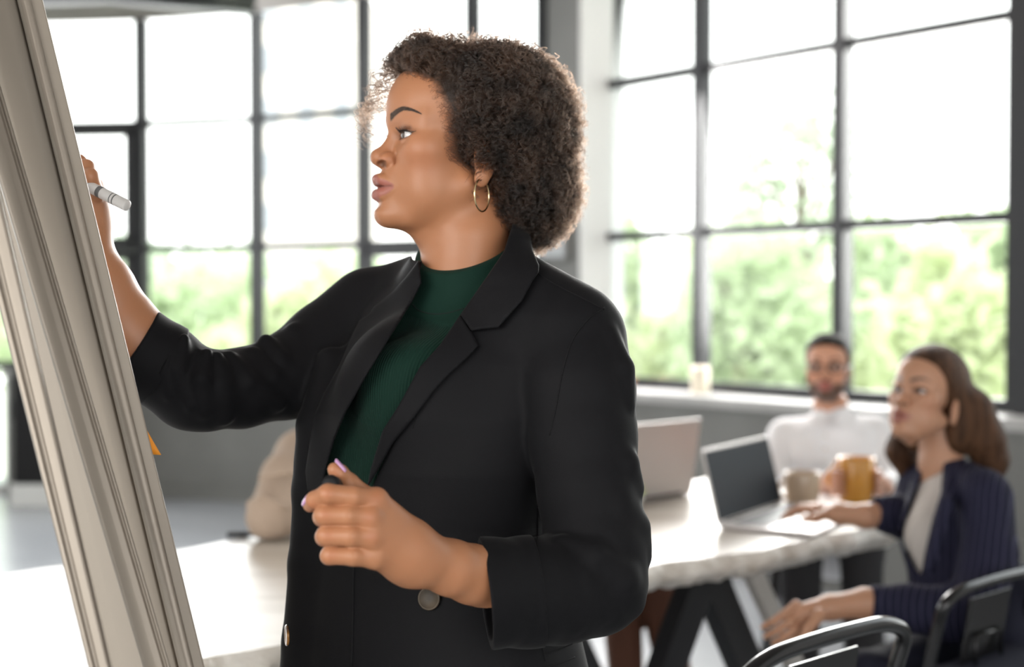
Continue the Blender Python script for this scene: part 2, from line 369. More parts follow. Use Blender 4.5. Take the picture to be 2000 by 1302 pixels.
def ring_mesh(name, idx, m, parent, closed=False):
    v = [tpt(tsh(t, rows[i][j][0]), rows[i][j][0], rows[i][j][1]) for i, t in enumerate(ts) for j in idx]; k = len(idx); f = []
    for i in range(len(ts) - 1):
        for j in range(k if closed else k - 1): f.append((i * k + j, (i + 1) * k + j, (i + 1) * k + (j + 1) % k, i * k + (j + 1) % k))
    if closed: f += [tuple(range(k)), tuple(reversed(range((len(ts) - 1) * k, len(ts) * k)))]
    o = mesh_from(name, v, f, m, parent); return o
ring_mesh('tabletop', [0, 1, 2, 3, 4], M_wood, tb, True)
# live edge: rough band in front of the slab
v = []; f = []; K = 7; te = np.linspace(T0, T1, 420)
for i, t in enumerate(te):
    for j in range(K):
        a = j / (K - 1); n0 = edge_n(t, 0); z = ZT + 0.0015 - 0.066 * a
        n = n0 + 0.03 - 0.045 * sin(a * 2.6 + 0.25) + 0.03 * a
        q_ = mnoise.noise(Vector((t * 22, a * 3, 0))) * 0.010 + mnoise.noise(Vector((t * 60, a * 9, 3))) * 0.006
        v.append(tpt(tsh(t, n), n + q_ * (0.3 + a), z + q_ * 0.4 * a))
for i in range(len(te) - 1):
    for j in range(K - 1): f.append((i * K + j, (i + 1) * K + j, (i + 1) * K + j + 1, i * K + j + 1))
mesh_from('live_edge', v, f, M_bark, tb, True)
def beam(name, a, b, w, h, m, parent):
    a = Vector([float(c) for c in a]); b = Vector([float(c) for c in b]); t = (b - a).normalized(); s = t.cross(Vector((TN[0], TN[1], 0))).normalized(); n = t.cross(s).normalized()
    q0 = [a + s * w * i + n * h * j for i, j in ((-.5, -.5), (.5, -.5), (.5, .5), (-.5, .5))]; q1 = [p + (b - a) for p in q0]
    return hexa(name, q0, q1, m, parent, 0.003)
def trestle(t, n, spread=0.40):
    for s, nn in ((-1, 0), (1, 0.03)):
        a = tpt(t, n, ZT - 0.06); b = tpt(t + s * spread, n, 0)
        beam('leg', a, b, 0.09, 0.05, M_blackm, tb)
trestle(2.74, 2.20, 0.42); trestle(2.74, 2.85, 0.42); trestle(0.75, 2.20, 0.42); trestle(0.75, 2.85, 0.42)
M_cream = mat('brace_cream_paint', (0.55, 0.52, 0.48), 0.5)
beam('brace', tpt(2.84, 2.14, ZT - 0.06), tpt(3.24, 2.14, 0.1), 0.05, 0.03, M_cream, tb)
beam('stretcher', tpt(0.75, 2.52, 0.62), tpt(2.74, 2.52, 0.62), 0.06, 0.05, M_blackm, tb)

# ---------------------------------------------------------------- flip chart easel
ez = empty('flip_chart_easel', G(200, 1500, 0), 'aluminium flip chart easel leaning at the left with the writing board edge-on', 'easel')
def profile(name, x0, x1, x0b, x1b, dt, db, th, m, groove=0, back=(-0.30, 0.95), bev=0.003):
    """extruded bar: front face between pixel columns x0..x1 at row -120 and x0b..x1b at row 1450"""
    y0, y1 = -120, 1450
    A, B, C, D = P(x0, y0, dt), P(x1, y0, dt), P(x1b, y1, db), P(x0b, y1, db)
    bk = np.array([back[0], back[1], 0]) * th
    bm = bmesh.new()
    # cross-section along the width with a lip profile
    prof = [(0, 0.25), (0.06, 0.0), (0.22, -0.02), (0.30, 0.10), (0.42, 0.12), (0.5, 0.02), (0.85, 0.0), (0.93, 0.05), (1, 0.30)] if groove == 1 else \
           [(0, 0.3), (0.04, 0.05), (0.12, 0), (0.5, -0.06), (0.72, -0.03), (0.8, 0.12), (0.86, 0.12), (0.9, 0.02), (0.97, 0.03), (1, 0.2)] if groove == 2 else \
           [(0, 0.3), (0.05, 0.06), (0.2, -0.03), (0.5, -0.08), (0.8, -0.03), (0.95, 0.06), (1, 0.3)]
    prof = prof + [(1, 1.0), (0, 1.0)]
    top = []; bot = []
    for u, z in prof:
        top.append(bm.verts.new(Vector([float(q) for q in A + (B - A) * u + bk * z]))); bot.append(bm.verts.new(Vector([float(q) for q in D + (C - D) * u + bk * z])))
    n = len(prof)
    for i in range(n): bm.faces.new((top[i], top[(i + 1) % n], bot[(i + 1) % n], bot[i]))
    bm.faces.new(top); bm.faces.new(list(reversed(bot)))
    bmesh.ops.recalc_face_normals(bm, faces=bm.faces)
    bmesh.ops.bevel(bm, geom=[e for e in bm.edges], offset=0.0012, segments=2, affect='EDGES', profile=0.5, clamp_overlap=True)
    return bm_obj(name, bm, m, ez, False)
def ext(xa, xb):      # columns given at rows 0 and 1302 -> rows -120 and 1450
    s = (xb - xa) / 1302; return xa - 120 * s, xb + 148 * s
def bar(name, a0, a1, b0, b1, dt, db, th, m, groove=0, back=(-0.30, 0.95)):
    (p0, p2), (p1, p3) = ext(a0, a1), ext(b0, b1); return profile(name, p0, p1, p2, p3, dt, db, th, m, groove, back)
bar('frame_rail', 34, 350, 62, 380, 1.55, 1.47, 0.03, M_alu, 0)                   # near edge lip
bar('board_back', -96, 214, 36, 352, 1.58, 1.50, 0.035, M_aluw, 0)
bar('side_rail', -108, 279, -48, 333, 1.52, 1.40, 0.03, M_alu, 2)
bar('rear_leg', -112, 212, -26, 290, 1.74, 1.62, 0.03, M_aluw, 1)
bar('front_leg', -152, 172, -86, 216, 1.46, 1.34, 0.03, M_alu, 1)
# the writing board itself, going away from the camera behind its edge
A, B = P(60, -100, 1.56), P(60 + 1550 * 0.2427, 1450, 1.48)
dv = np.array([-0.43, 0.903, 0]) * 0.72; nn = np.array([-0.903, -0.43, 0]) * 0.018
hexa('writing_board', [A, A + dv, A + dv + nn, A + nn], [B, B + dv, B + dv + nn, B + nn], M_aluw, ez, 0.002)
A2, B2 = A - nn * 0.15 + dv * 0.04, A - nn * 0.15 + (B - A) * 0.8 + dv * 0.04
hexa('paper_pad', [A2, A2 + dv * 0.92, A2 + dv * 0.92 + nn * 0.1, A2 + nn * 0.1], [B2, B2 + dv * 0.92, B2 + dv * 0.92 + nn * 0.1, B2 + nn * 0.1], M_paper, ez)
c = P(256, 870, 1.56)
# orange sticky note curling off the board
sn = empty('sticky_note', P(262, 850, 1.545), 'orange sticky note curling off the edge of the easel board', 'note')
v = []; f = []
for i in range(7):
    for j in range(5):
        a, b = i / 6, j / 4
        yy = 806 + 80 * a; ex = 62 + (378 - 62) * yy / 1302
        x_ = ex - 6 + (20 + 24 * a ** 1.2) * b if True else 0
        v.append(P(x_, yy + 2 * b, 1.548 - 0.004 * b * a))
for i in range(6):
    for j in range(4): f.append((i * 5 + j, i * 5 + j + 1, (i + 1) * 5 + j + 1, (i + 1) * 5 + j))
o = mesh_from('note_sheet', v, f, M_orange, sn, True); md = o.modifiers.new('t', 'SOLIDIFY'); md.thickness = 0.0006

# ---------------------------------------------------------------- laptops, mugs, chairs, small things
M_lapg = mat('laptop_silver', (0.42, 0.39, 0.38), 0.4, metal=0.6)
M_scr = mat('dark_screen', (0.012, 0.018, 0.026), 0.4, spec=0.06)
M_keys = mat('laptop_keys', (0.08, 0.08, 0.085), 0.5)
def laptop(h0, h1, open_dir, width_dir_len, lean, label, base_d=0.23, lid_h=0.24):
    """hinge from h0 to h1 (plan points on the table); base extends along open_dir; lid leans back"""
    h0 = np.array([*h0, ZT + 0.002]); h1 = np.array([*h1, ZT + 0.002]); u = (h1 - h0); Lh = np.linalg.norm(u); u /= Lh
    o = np.array([*open_dir, 0.0]); o -= u * (o @ u); o /= np.linalg.norm(o); up = np.array([0, 0, 1.0])
    root = empty('laptop', h0, label, 'laptop')
    q = lambda a, b, z: h0 + u * a + o * b + up * z
    hexa('base', [q(0, 0, 0), q(Lh, 0, 0), q(Lh, base_d, 0), q(0, base_d, 0)], [q(0, 0, .014), q(Lh, 0, .014), q(Lh, base_d, .009), q(0, base_d, .009)], M_lapg, root, 0.002)
    bm = bmesh.new()
    for r_ in range(5):
        for c_ in range(13):
            a0_, b0_ = 0.03 + c_ * (Lh - 0.06) / 13, 0.03 + r_ * 0.018
            pts = [q(a0_, b0_, .0145), q(a0_ + (Lh - .06) / 13 * .85, b0_, .0145), q(a0_ + (Lh - .06) / 13 * .85, b0_ + .015, .0140), q(a0_, b0_ + .015, .0140)]
            vs = [bm.verts.new(Vector(p)) for p in pts] + [bm.verts.new(Vector(p + up * 0.0018)) for p in pts]
            for ff in ((3, 2, 1, 0), (4, 5, 6, 7), (0, 1, 5, 4), (1, 2, 6, 5), (2, 3, 7, 6), (3, 0, 4, 7)): bm.faces.new([vs[i] for i in ff])
    bm_obj('keyboard', bm, M_keys, root)
    tp = [(Lh * .35, .145), (Lh * .65, .145), (Lh * .65, .205), (Lh * .35, .205)]
    hexa('touchpad', [q(a, b, .0105) for a, b in tp], [q(a, b, .0125) for a, b in tp], M_lapg, root)
    ld = up * cos(lean) - o * sin(lean); ln = np.cross(u, ld); ln /= np.linalg.norm(ln)
    if ln @ o < 0: ln = -ln
    q2 = lambda a, b, z: h0 + up * 0.012 + u * a + ld * b + ln * z
    lid = hexa('lid', [q2(0, 0, -.006), q2(Lh, 0, -.006), q2(Lh, lid_h, -.006), q2(0, lid_h, -.006)], [q2(0, 0, 0), q2(Lh, 0, 0), q2(Lh, lid_h, 0), q2(0, lid_h, 0)], M_lapg, root, 0.002)
    e = 0.008
    hexa('screen', [q2(e, e, 0), q2(Lh - e, e, 0), q2(Lh - e, lid_h - e, 0), q2(e, lid_h - e, 0)], [q2(e, e, .001), q2(Lh - e, e, .001), q2(Lh - e, lid_h - e, .001), q2(e, lid_h - e, .001)], M_scr, root)
    tube('hinge', [q2(0.05, 0, -.002), q2(Lh - 0.05, 0, -.002)], 0.006, M_blackp, root, 8)
    return root
def onT(px, py): return G(px, py, ZT)[:2]
ha, hb = onT(1404, 1034), onT(1531, 990)
hb = ha + (hb - ha) / np.linalg.norm(hb - ha) * 0.46
laptop(ha, hb, onT(1640, 1030) - hb * 0 - onT(1480, 1010), 0, R(14), 'open laptop with dark screen and silver keyboard in front of the long-haired woman', base_d=0.25, lid_h=0.195)
g1 = onT(1348, 967); g0 = onT(1254, 982); g0 = g1 + (g0 - g1) / np.linalg.norm(g0 - g1) * 0.42
laptop(g1, g0, g1 - np.array([0.45, 3.2]) , 0, R(9), 'silver laptop seen from behind its lid beside the black sleeve', base_d=0.25, lid_h=0.225)

M_mugc = mat('cream_ceramic', (0.60, 0.46, 0.33), 0.25, coat=0.4)
M_mugo = mat('mustard_ceramic', (0.72, 0.33, 0.045), 0.25, coat=0.4)
M_mugw = mat('mug_inside', (0.75, 0.70, 0.62), 0.3)
def mug(px, py, r, h, m, mi, hd, label, base_z=ZT, d=None):
    c = G(px, py, ZT) if d is None else P(px, py, d)
    root = empty('mug', c, label, 'mug')
    lathe('cup', [(r * .82, 0), (r * .9, .004), (r, h * .35), (r * 1.04, h - .002), (r * 1.02, h), (r * .96, h - .002), (r * .93, h * .4), (r * .8, .008)], m, root, 32, c)
    lathe('coffee', [(r * .9, h * .82), (r * .9, h * .83)], mi, root, 24, c)
    a = np.array([cos(hd), sin(hd), 0]); pts = []
    for k in range(13):
        t = -pi / 2 + pi * k / 12; pts.append(c + a * (r * .95 + 0.030 * cos(t)) + np.array([0, 0, h * .52 + h * .30 * sin(t)]))
    tube('handle', pts, 0.0055, m, root, 8)
    return root
M_cof = mat('coffee', (0.20, 0.11, 0.06), 0.2)
mug(1567, 986, 0.050, 0.095, M_mugc, M_cof, R(200), 'cream coffee mug on the table behind the open laptop')
mug(1672, 980, 0.052, 0.13, M_mugo, M_cof, R(170), 'mustard yellow mug on the table in the hands of the bearded man')
# white sheet and phone
c = tpt(3.50, 2.45, ZT); sh = empty('paper_sheet', c, 'white paper sheet lying on the table beside the mustard mug', 'paper')
hexa('sheet', [tpt(3.40, 2.30, ZT + .001), tpt(3.70, 2.30, ZT + .001), tpt(3.70, 2.52, ZT + .001), tpt(3.40, 2.52, ZT + .001)], [tpt(3.40, 2.30, ZT + .003), tpt(3.70, 2.30, ZT + .003), tpt(3.70, 2.52, ZT + .003), tpt(3.40, 2.52, ZT + .003)], M_paper, sh)
# little succulent half hidden by the sleeve
pc = G(1236, 1002, ZT); pp = empty('potted_plant', pc, 'small bright green potted plant on the table peeking out behind the black sleeve', 'plant')
lathe('pot', [(.022, 0), (.03, .05), (.031, .052), (.027, .052), (.025, .04)], mat('pot_white', (0.6, 0.6, 0.58), 0.5), pp, 20, pc)
M_succ = mat('bright_leaf', (0.42, 0.62, 0.06), 0.5)
for k in range(16):
    a = k * 2.4; e_ = 0.3 + 0.9 * ((k * 7) % 16) / 16; dr = np.array([cos(a) * cos(e_), sin(a) * cos(e_), sin(e_)])
    b0 = pc + np.array([0, 0, 0.05]); b1 = b0 + dr * 0.045; sd = np.cross(dr, [0, 0, 1.0]); sd /= np.linalg.norm(sd)
    mesh_from('leaf', [b0, (b0 + b1) / 2 + sd * .012, b1, (b0 + b1) / 2 - sd * .012, (b0 + b1) / 2 + np.array([0, 0, -.006])], [(0, 1, 4), (1, 2, 4), (2, 3, 4), (3, 0, 4), (0, 3, 2, 1)], M_succ, pp)
# pot on the window sill
s0 = on_r(1405) + rn * 0.14; sp_ = empty('candle', (*s0, ZR[0]), 'cream pillar candle standing on the right window sill', 'candle')
lathe('wax', [(.045, 0), (.047, .01), (.047, .13), (.043, .14), (.03, .137)], mat('cream_wax', (0.75, 0.68, 0.55), 0.5), sp_, 24, (*s0, ZR[0]))
tube('wick', [(s0[0], s0[1], ZR[0] + .135), (s0[0] + .003, s0[1], ZR[0] + .155)], .0015, M_blackp, sp_, 6)
s1 = on_r(1252) + rn * 0.14; sq = empty('terracotta_bowl', (*s1, ZR[0]), 'small terracotta bowl on the sill behind the black sleeve', 'bowl')
lathe('bowl', [(.04, 0), (.07, .04), (.072, .05), (.066, .05), (.035, .01)], mat('terracotta', (0.55, 0.25, 0.14), 0.6), sq, 24, (*s1, ZR[0]))
# dark cabinet by the left window, on white feet frame
cb = empty('cabinet', (*wall_pt(55, 9.3), 0), 'black cabinet on a white base at the far left behind the easel', 'cabinet')
a = wall_pt(24, 9.2); z0, z1 = P(0, 946, 9.2)[2], P(0, 716, 9.2)[2]
box('body', (a[0] + 0.21, a[1] + 0.18, (z0 + z1) / 2), (0.42, 0.36, z1 - z0), M_blackp, cb, 0, 0.004)
box('door', (a[0] + 0.21, a[1] - 0.012, (z0 + z1) / 2), (0.40, 0.02, z1 - z0 - 0.02), M_blackp, cb, 0, 0.003)
box('handle', (a[0] + 0.0, a[1] - 0.03, (z0 + z1) / 2 + 0.1), (0.012, 0.012, 0.12), M_steel, cb, 0, 0.003)
box('base', (a[0] + 0.21, a[1] + 0.18, z0 / 2), (0.46, 0.40, z0), M_wallw, cb, 0, 0.004)
# black object on the table's far edge by the beige sleeve
c = G(468, 1050, ZT); sb = empty('pen', c + np.array([0, 0, .008]), 'short black pen lying by the beige elbow on the far table edge', 'pen')
tube('barrel', [c + np.array([-0.03, 0, .008]), c + np.array([0.02, 0.0, .008])], .007, M_blackp, sb, 10)
tube('tip', [c + np.array([0.02, 0, .008]), c + np.array([0.032, 0.0, .008])], [.006, .002], M_steel, sb, 8)

# metal chairs
M_gun = mat('gunmetal', (0.05, 0.05, 0.052), 0.2, metal=0.9)
def metal_chair(seat_c, ang, top_z, w, label):
    """bent-tube cafe chair; ang = direction the sitter faces"""
    f = np.array([cos(ang), sin(ang), 0]); s = np.array([-sin(ang), cos(ang), 0]); up = np.array([0, 0, 1.0]); c = np.array([*seat_c, 0.0])
    root = empty('metal_chair', c, label, 'chair', 'black metal cafe chairs')
    hw = w / 2; sz = 0.45
    q = [c + f * 0.18 + s * hw * .9, c + f * 0.18 - s * hw * .9, c - f * 0.18 - s * hw * .8, c - f * 0.18 + s * hw * .8]
    hexa('seat', [p + up * (sz - .02) for p in q], [p + up * sz for p in q], M_gun, root, 0.008)
    for a, b, e in ((1, 1, .06), (1, -1, .06), (-1, 1, .07), (-1, -1, .07)):
        top = c + f * .16 * a + s * hw * .8 * b + up * (sz - .01); bot = c + f * (.16 + e) * a + s * (hw * .8 + .05) * b
        beam2 = tube('leg', [top, bot], [.016, .011], M_gun, root, 8)
    pts = []
    for t, n_ in ((0, .0), (.5, .03), (.78, .05), (.92, .065)): pts.append(c - f * (.18 + n_) + s * hw * (1.0 - .02 * t) + up * (sz + (top_z - sz) * t))
    k = top_z - sz
    arc = [c - f * (.18 + .07) + s * hw * .72 + up * (sz + k * .985), c - f * .25 + s * hw * .3 + up * top_z]
    half = pts + arc
    full = half + [p - s * 2 * ((p - c) @ s) for p in reversed(half)]
    tube('back_frame', spline(full, 70), .0125, M_gun, root, 12)
    ps = [c - f * .19 + s * hw * .42 + up * sz, c - f * .19 - s * hw * .42 + up * sz, c - f * .235 - s * hw * .42 + up * (top_z - .03), c - f * .235 + s * hw * .42 + up * (top_z - .03)]
    hexa('splat', ps, [p - f * .006 for p in ps], M_gun, root, 0.002)
    e1 = [ps[0] * .30 + ps[3] * .70 - f * .012 - s * .03, ps[1] * .30 + ps[2] * .70 - f * .012 + s * .03]
    tube('embossed_rib', [e1[0] - up * .06, e1[0], e1[1], e1[1] - up * .06], .004, M_gun, root, 6)
    return root
# ---------------------------------------------------------------- implicit surfaces (numpy) -> smooth meshes
def smin(a, b, k):
    h = np.clip(0.5 + 0.5 * (b - a) / k, 0, 1); return b + (a - b) * h - k * h * (1 - h)
def smax(a, b, k): return -smin(-a, -b, k)
def ell(p, c, r, rot=None):
    q = p - np.asarray(c)
    if rot is not None: q = q @ rot
    r = np.asarray(r, float); k0 = np.sqrt(((q / r) ** 2).sum(1)); k1 = np.sqrt(((q / r ** 2) ** 2).sum(1)) + 1e-9
    return k0 * (k0 - 1) / k1
def cap(p, a, b, ra, rb):
    a = np.asarray(a, float); b = np.asarray(b, float); ba = b - a; pa = p - a
    h = np.clip((pa @ ba) / (ba @ ba), 0, 1)
    return np.sqrt(((pa - h[:, None] * ba) ** 2).sum(1)) - (ra + (rb - ra) * h)
def chain(p, pts, rs, k=0.004):
    d = None
    for a, b, ra, rb in zip(pts, pts[1:], rs, rs[1:]):
        e = cap(p, a, b, ra, rb); d = e if d is None else smin(d, e, k)
    return d
def rotz(a): return np.array([[cos(a), -sin(a), 0], [sin(a), cos(a), 0], [0, 0, 1.0]])
def roty(a): return np.array([[cos(a), 0, sin(a)], [0, 1.0, 0], [-sin(a), 0, cos(a)]])
def rotx(a): return np.array([[1.0, 0, 0], [0, cos(a), -sin(a)], [0, sin(a), cos(a)]])
def surface(fn, lo, hi, h, B=8, refine=1):
    """surface nets of fn (distance-like) in a box, evaluated only near the surface"""
    lo = np.asarray(lo, float); hi = np.asarray(hi, float)
    nb = np.maximum(1, np.ceil((hi - lo) / h / B).astype(int)); n = nb * B
    cs = np.stack(np.meshgrid(*[np.arange(k) for k in nb], indexing='ij'), -1).reshape(-1, 3)
    cc = lo + (cs + 0.5) * B * h; v = fn(cc)
    keep = np.abs(v) < B * h * 0.87 * 1.35 + h
    vol = np.repeat(np.repeat(np.repeat(v.reshape(nb), B, 0), B, 1), B, 2).astype(np.float32)
    loc = np.stack(np.meshgrid(*[np.arange(B)] * 3, indexing='ij'), -1).reshape(-1, 3)
    ks = cs[keep]
    for i in range(0, len(ks), 600):
        kk = ks[i:i + 600]; idx = (kk[:, None, :] * B + loc[None]).reshape(-1, 3)
        vol[idx[:, 0], idx[:, 1], idx[:, 2]] = fn(lo + idx * h)
    s = vol < 0
    # cells with a sign change
    m = s[:-1, :-1, :-1]; cr = np.zeros(m.shape, bool)
    for dx in (0, 1):
        for dy in (0, 1):
            for dz in (0, 1): cr |= (s[dx:n[0] - 1 + dx, dy:n[1] - 1 + dy, dz:n[2] - 1 + dz] != m)
    ci = np.argwhere(cr); idm = -np.ones(cr.shape, np.int64); idm[cr] = np.arange(len(ci))
    acc = np.zeros((len(ci), 3)); cnt = np.zeros(len(ci))
    for ax in range(3):
        o1, o2 = [a for a in range(3) if a != ax]
        for u in (0, 1):
            for w_ in (0, 1):
                a = ci.copy(); a[:, o1] += u; a[:, o2] += w_; b = a.copy(); b[:, ax] += 1
                va = vol[a[:, 0], a[:, 1], a[:, 2]]; vb = vol[b[:, 0], b[:, 1], b[:, 2]]; hit = (va < 0) != (vb < 0)
                t = np.where(hit, va / np.where(hit, va - vb, 1), 0); pt = a.astype(float); pt[:, ax] += t
                acc[hit] += pt[hit]; cnt[hit] += 1
    V = lo + acc / np.maximum(cnt, 1)[:, None] * h
    Q = []
    for ax in range(3):
        o1, o2 = (ax + 1) % 3, (ax + 2) % 3
        sl0 = [slice(1, n[k] - 1) for k in range(3)]; sl1 = list(sl0); sl0[ax] = slice(0, n[ax] - 1); sl1[ax] = slice(1, n[ax])
        a = s[tuple(sl0)]; b = s[tuple(sl1)]; e = np.argwhere(a != b); inside = a[tuple(e.T)]
        off = np.array([1, 1, 1]); off[ax] = 0; e = e + off
        def g(d1, d2):
            q = e.copy(); q[:, o1] -= d1; q[:, o2] -= d2; return idm[q[:, 0], q[:, 1], q[:, 2]]
        f = np.stack([g(1, 1), g(0, 1), g(0, 0), g(1, 0)], 1); f[~inside] = f[~inside][:, ::-1]; Q.append(f)
    Q = np.concatenate(Q); Q = Q[(Q >= 0).all(1)]
    for _ in range(refine):      # pull the vertices onto the surface
        e = h * 0.5; f0 = fn(V); gr = np.stack([fn(V + np.eye(3)[k] * e) - fn(V - np.eye(3)[k] * e) for k in range(3)], 1) / (2 * e)
        g2 = (gr ** 2).sum(1); ok = g2 > 0.05; st_ = np.zeros_like(V); st_[ok] = -gr[ok] * (f0[ok] / g2[ok])[:, None]
        ln = np.sqrt((st_ ** 2).sum(1))[:, None] + 1e-12; V = V + st_ * np.minimum(1, h * 0.6 / ln)
    return V, Q
def poly2(px, py, poly):
    """signed distance (negative inside) to a polygon, in its own units"""
    poly = np.asarray(poly, float); d = np.full(len(px), 1e18); ins = np.zeros(len(px), bool); n = len(poly)
    for i in range(n):
        a = poly[i]; b = poly[(i + 1) % n]; e = b - a; wx = px - a[0]; wy = py - a[1]
        t = np.clip((wx * e[0] + wy * e[1]) / (e @ e + 1e-12), 0, 1); d = np.minimum(d, (wx - e[0] * t) ** 2 + (wy - e[1] * t) ** 2)
        c = (a[1] > py) != (b[1] > py); x_ = a[0] + (py - a[1]) / (b[1] - a[1] + 1e-12) * e[0]; ins ^= c & (px < x_)
    return np.where(ins, -1, 1) * np.sqrt(d)
def projN(p):
    q = p - CAM; d = q @ _cf; return 1000 + F * (q @ _cr) / d, 651 - F * (q @ _cu) / d, d

# ---- a head, in its own frame: x forward, y to its left, z up from the eye line; metres
def mm(*a): return np.array(a, float) / 1000
def head_sdf(p, sex=0.0, fine=True, mouth=0.0):
    q = p.copy(); q[:, 1] = np.abs(q[:, 1])           # symmetric
    E = lambda c, r, rot=None: ell(q, mm(*c), mm(*r), rot)
    C = lambda a, b, ra, rb: cap(q, mm(*a), mm(*b), ra / 1000, rb / 1000)
    d = E((-4, 0, 34), (96, 72, 74))                                   # cranium
    d = smin(d, E((25, 0, 38), (64, 57, 54)), .02)                      # forehead
    d = smin(d, E((48, 22, -22), (42, 40, 44)), .02)                    # cheeks
    d = smin(d, E((44, 0, -58), (48, 44, 52)), .022)                    # jaw block
    d = smin(d, C((8, 50, -62), (72, 18, -98), 13 + 3 * sex, 15 + 2 * sex), .03)      # jaw line
    d = smin(d, E((93, 0, -97), (19.5, 21, 17.5)), .014)                # chin
    d = smin(d, E((74, 0, -60), (34, 29, 27)), .02)
    d = smin(d, C((82, 0, -96), (50, 0, -112), 12, 16), .012)              # under the chin                     # muzzle
    d = smin(d, E((60, 44, -18), (17, 16, 15)), .022)                   # cheek bone
    d = smin(d, C((85, 3, 15), (59, 48, 17), 7 + 2 * sex, 7), .018)      # brow ridge
    d = smin(d, E((54, 38, -66), (22, 18, 26)), .022)                   # lower cheek
    # orbit
    d = smax(d, -E((101, 30, -1), (19, 21, 13)), .014)
    # nose
    d = smin(d, C((84.5, 0, 4), (103, 0, -25), 5.6, 8.4), .010)
    d = smin(d, E((105.5, 0, -27), (11.6, 10.5, 10.5)), .007)            # tip
    d = smin(d, E((97.5, 13.6, -30.5), (11.5, 7.8, 9.6)), .004)            # wing
    d = smin(d, C((98, 0, -36), (103, 0, -34), 5, 5), .004)
    d = smax(d, -E((106.2, 13.5, -35.8), (5.4, 9.0, 4.3), roty(0.3)), .002)          # nostril
    # groove round the wing
    d = smax(d, -C((88, 21.2, -24), (89, 21.2, -35), 0.9, 0.9), .008)
    # lips
    o = mouth
    up = smin(C((107.2, 3.5, -53.6), (104.5, 11, -55.5), 6.9, 6.2), C((104.5, 11, -55.5), (88, 27.5, -63), 6.4, 2.0), .004)
    lo_ = smin(C((106.5, 0, -74.0), (103, 9.5, -72.8), 9.0, 7.8), C((103, 9.5, -72.8), (88, 27.5, -65), 8.0, 2.0), .006)
    d = smin(d, up, .0035); d = smin(d, lo_, .0035)
    d = smax(d, -C((118, 0, -63.3), (92, 24.5, -64), 1.7, 0.7), .0022)   # the mouth line, a little open
    d = smax(d, -E((112, 0, -63.4), (16, 10, 2.6)), .002)
    d = smax(d, -C((112.5, 0, -47), (112, 0, -42), 2.2, 1.6), .004)     # philtrum
    d = smax(d, -E((113, 0, -85.5), (5.0, 15, 3.8)), .007)              # under the lip
    # eye opening and lids
    if fine:
        q = q + mm(0, 0, 2.3)
        eb = E((72.4, 31.5, 0), (14.3, 14.3, 14.0)); d = smin(d, smax(eb, E((84, 32, 0), (18, 20.0, 14)), .002), .004)
        d = smin(d, C((84.6, 22, 6.0), (77.5, 44, 4.8), 2.0, 1.6), .003)
        # almond cut in front of the eyeball
        x, y, z = q[:, 0], q[:, 1], q[:, 2]
        u = (y - .0318) / .0182; tl = .0002 + .0003 * u
        top = tl + .0048 * np.maximum(0, 1 - u * u) ** 0.7; bot = tl - .0040 * np.maximum(0, 1 - u * u) ** 0.8
        alm = np.maximum(np.maximum(z - top, bot - z), np.abs(y - .0318) - .0178); alm = np.maximum(alm, .066 - x)
        d = smax(d, -alm, .0012)
        # crease of the upper lid
        d = smax(d, -C((87.0, 20, 9.8), (77.5, 45, 8.2), 1.0, 0.8), .0016)
        q = q - mm(0, 0, 2.3)
    # ear
    ea = smax(E((-9, 71, -32), (15, 8, 28), rotz(0.35)), -E((-4, 80, -29), (9, 8, 17), rotz(0.35)), .005)
    ea = smin(ea, E((-4.0, 73, -57), (8.5, 4.8, 9.5)), .006)
    d = smin(d, ea, .004)
    return d
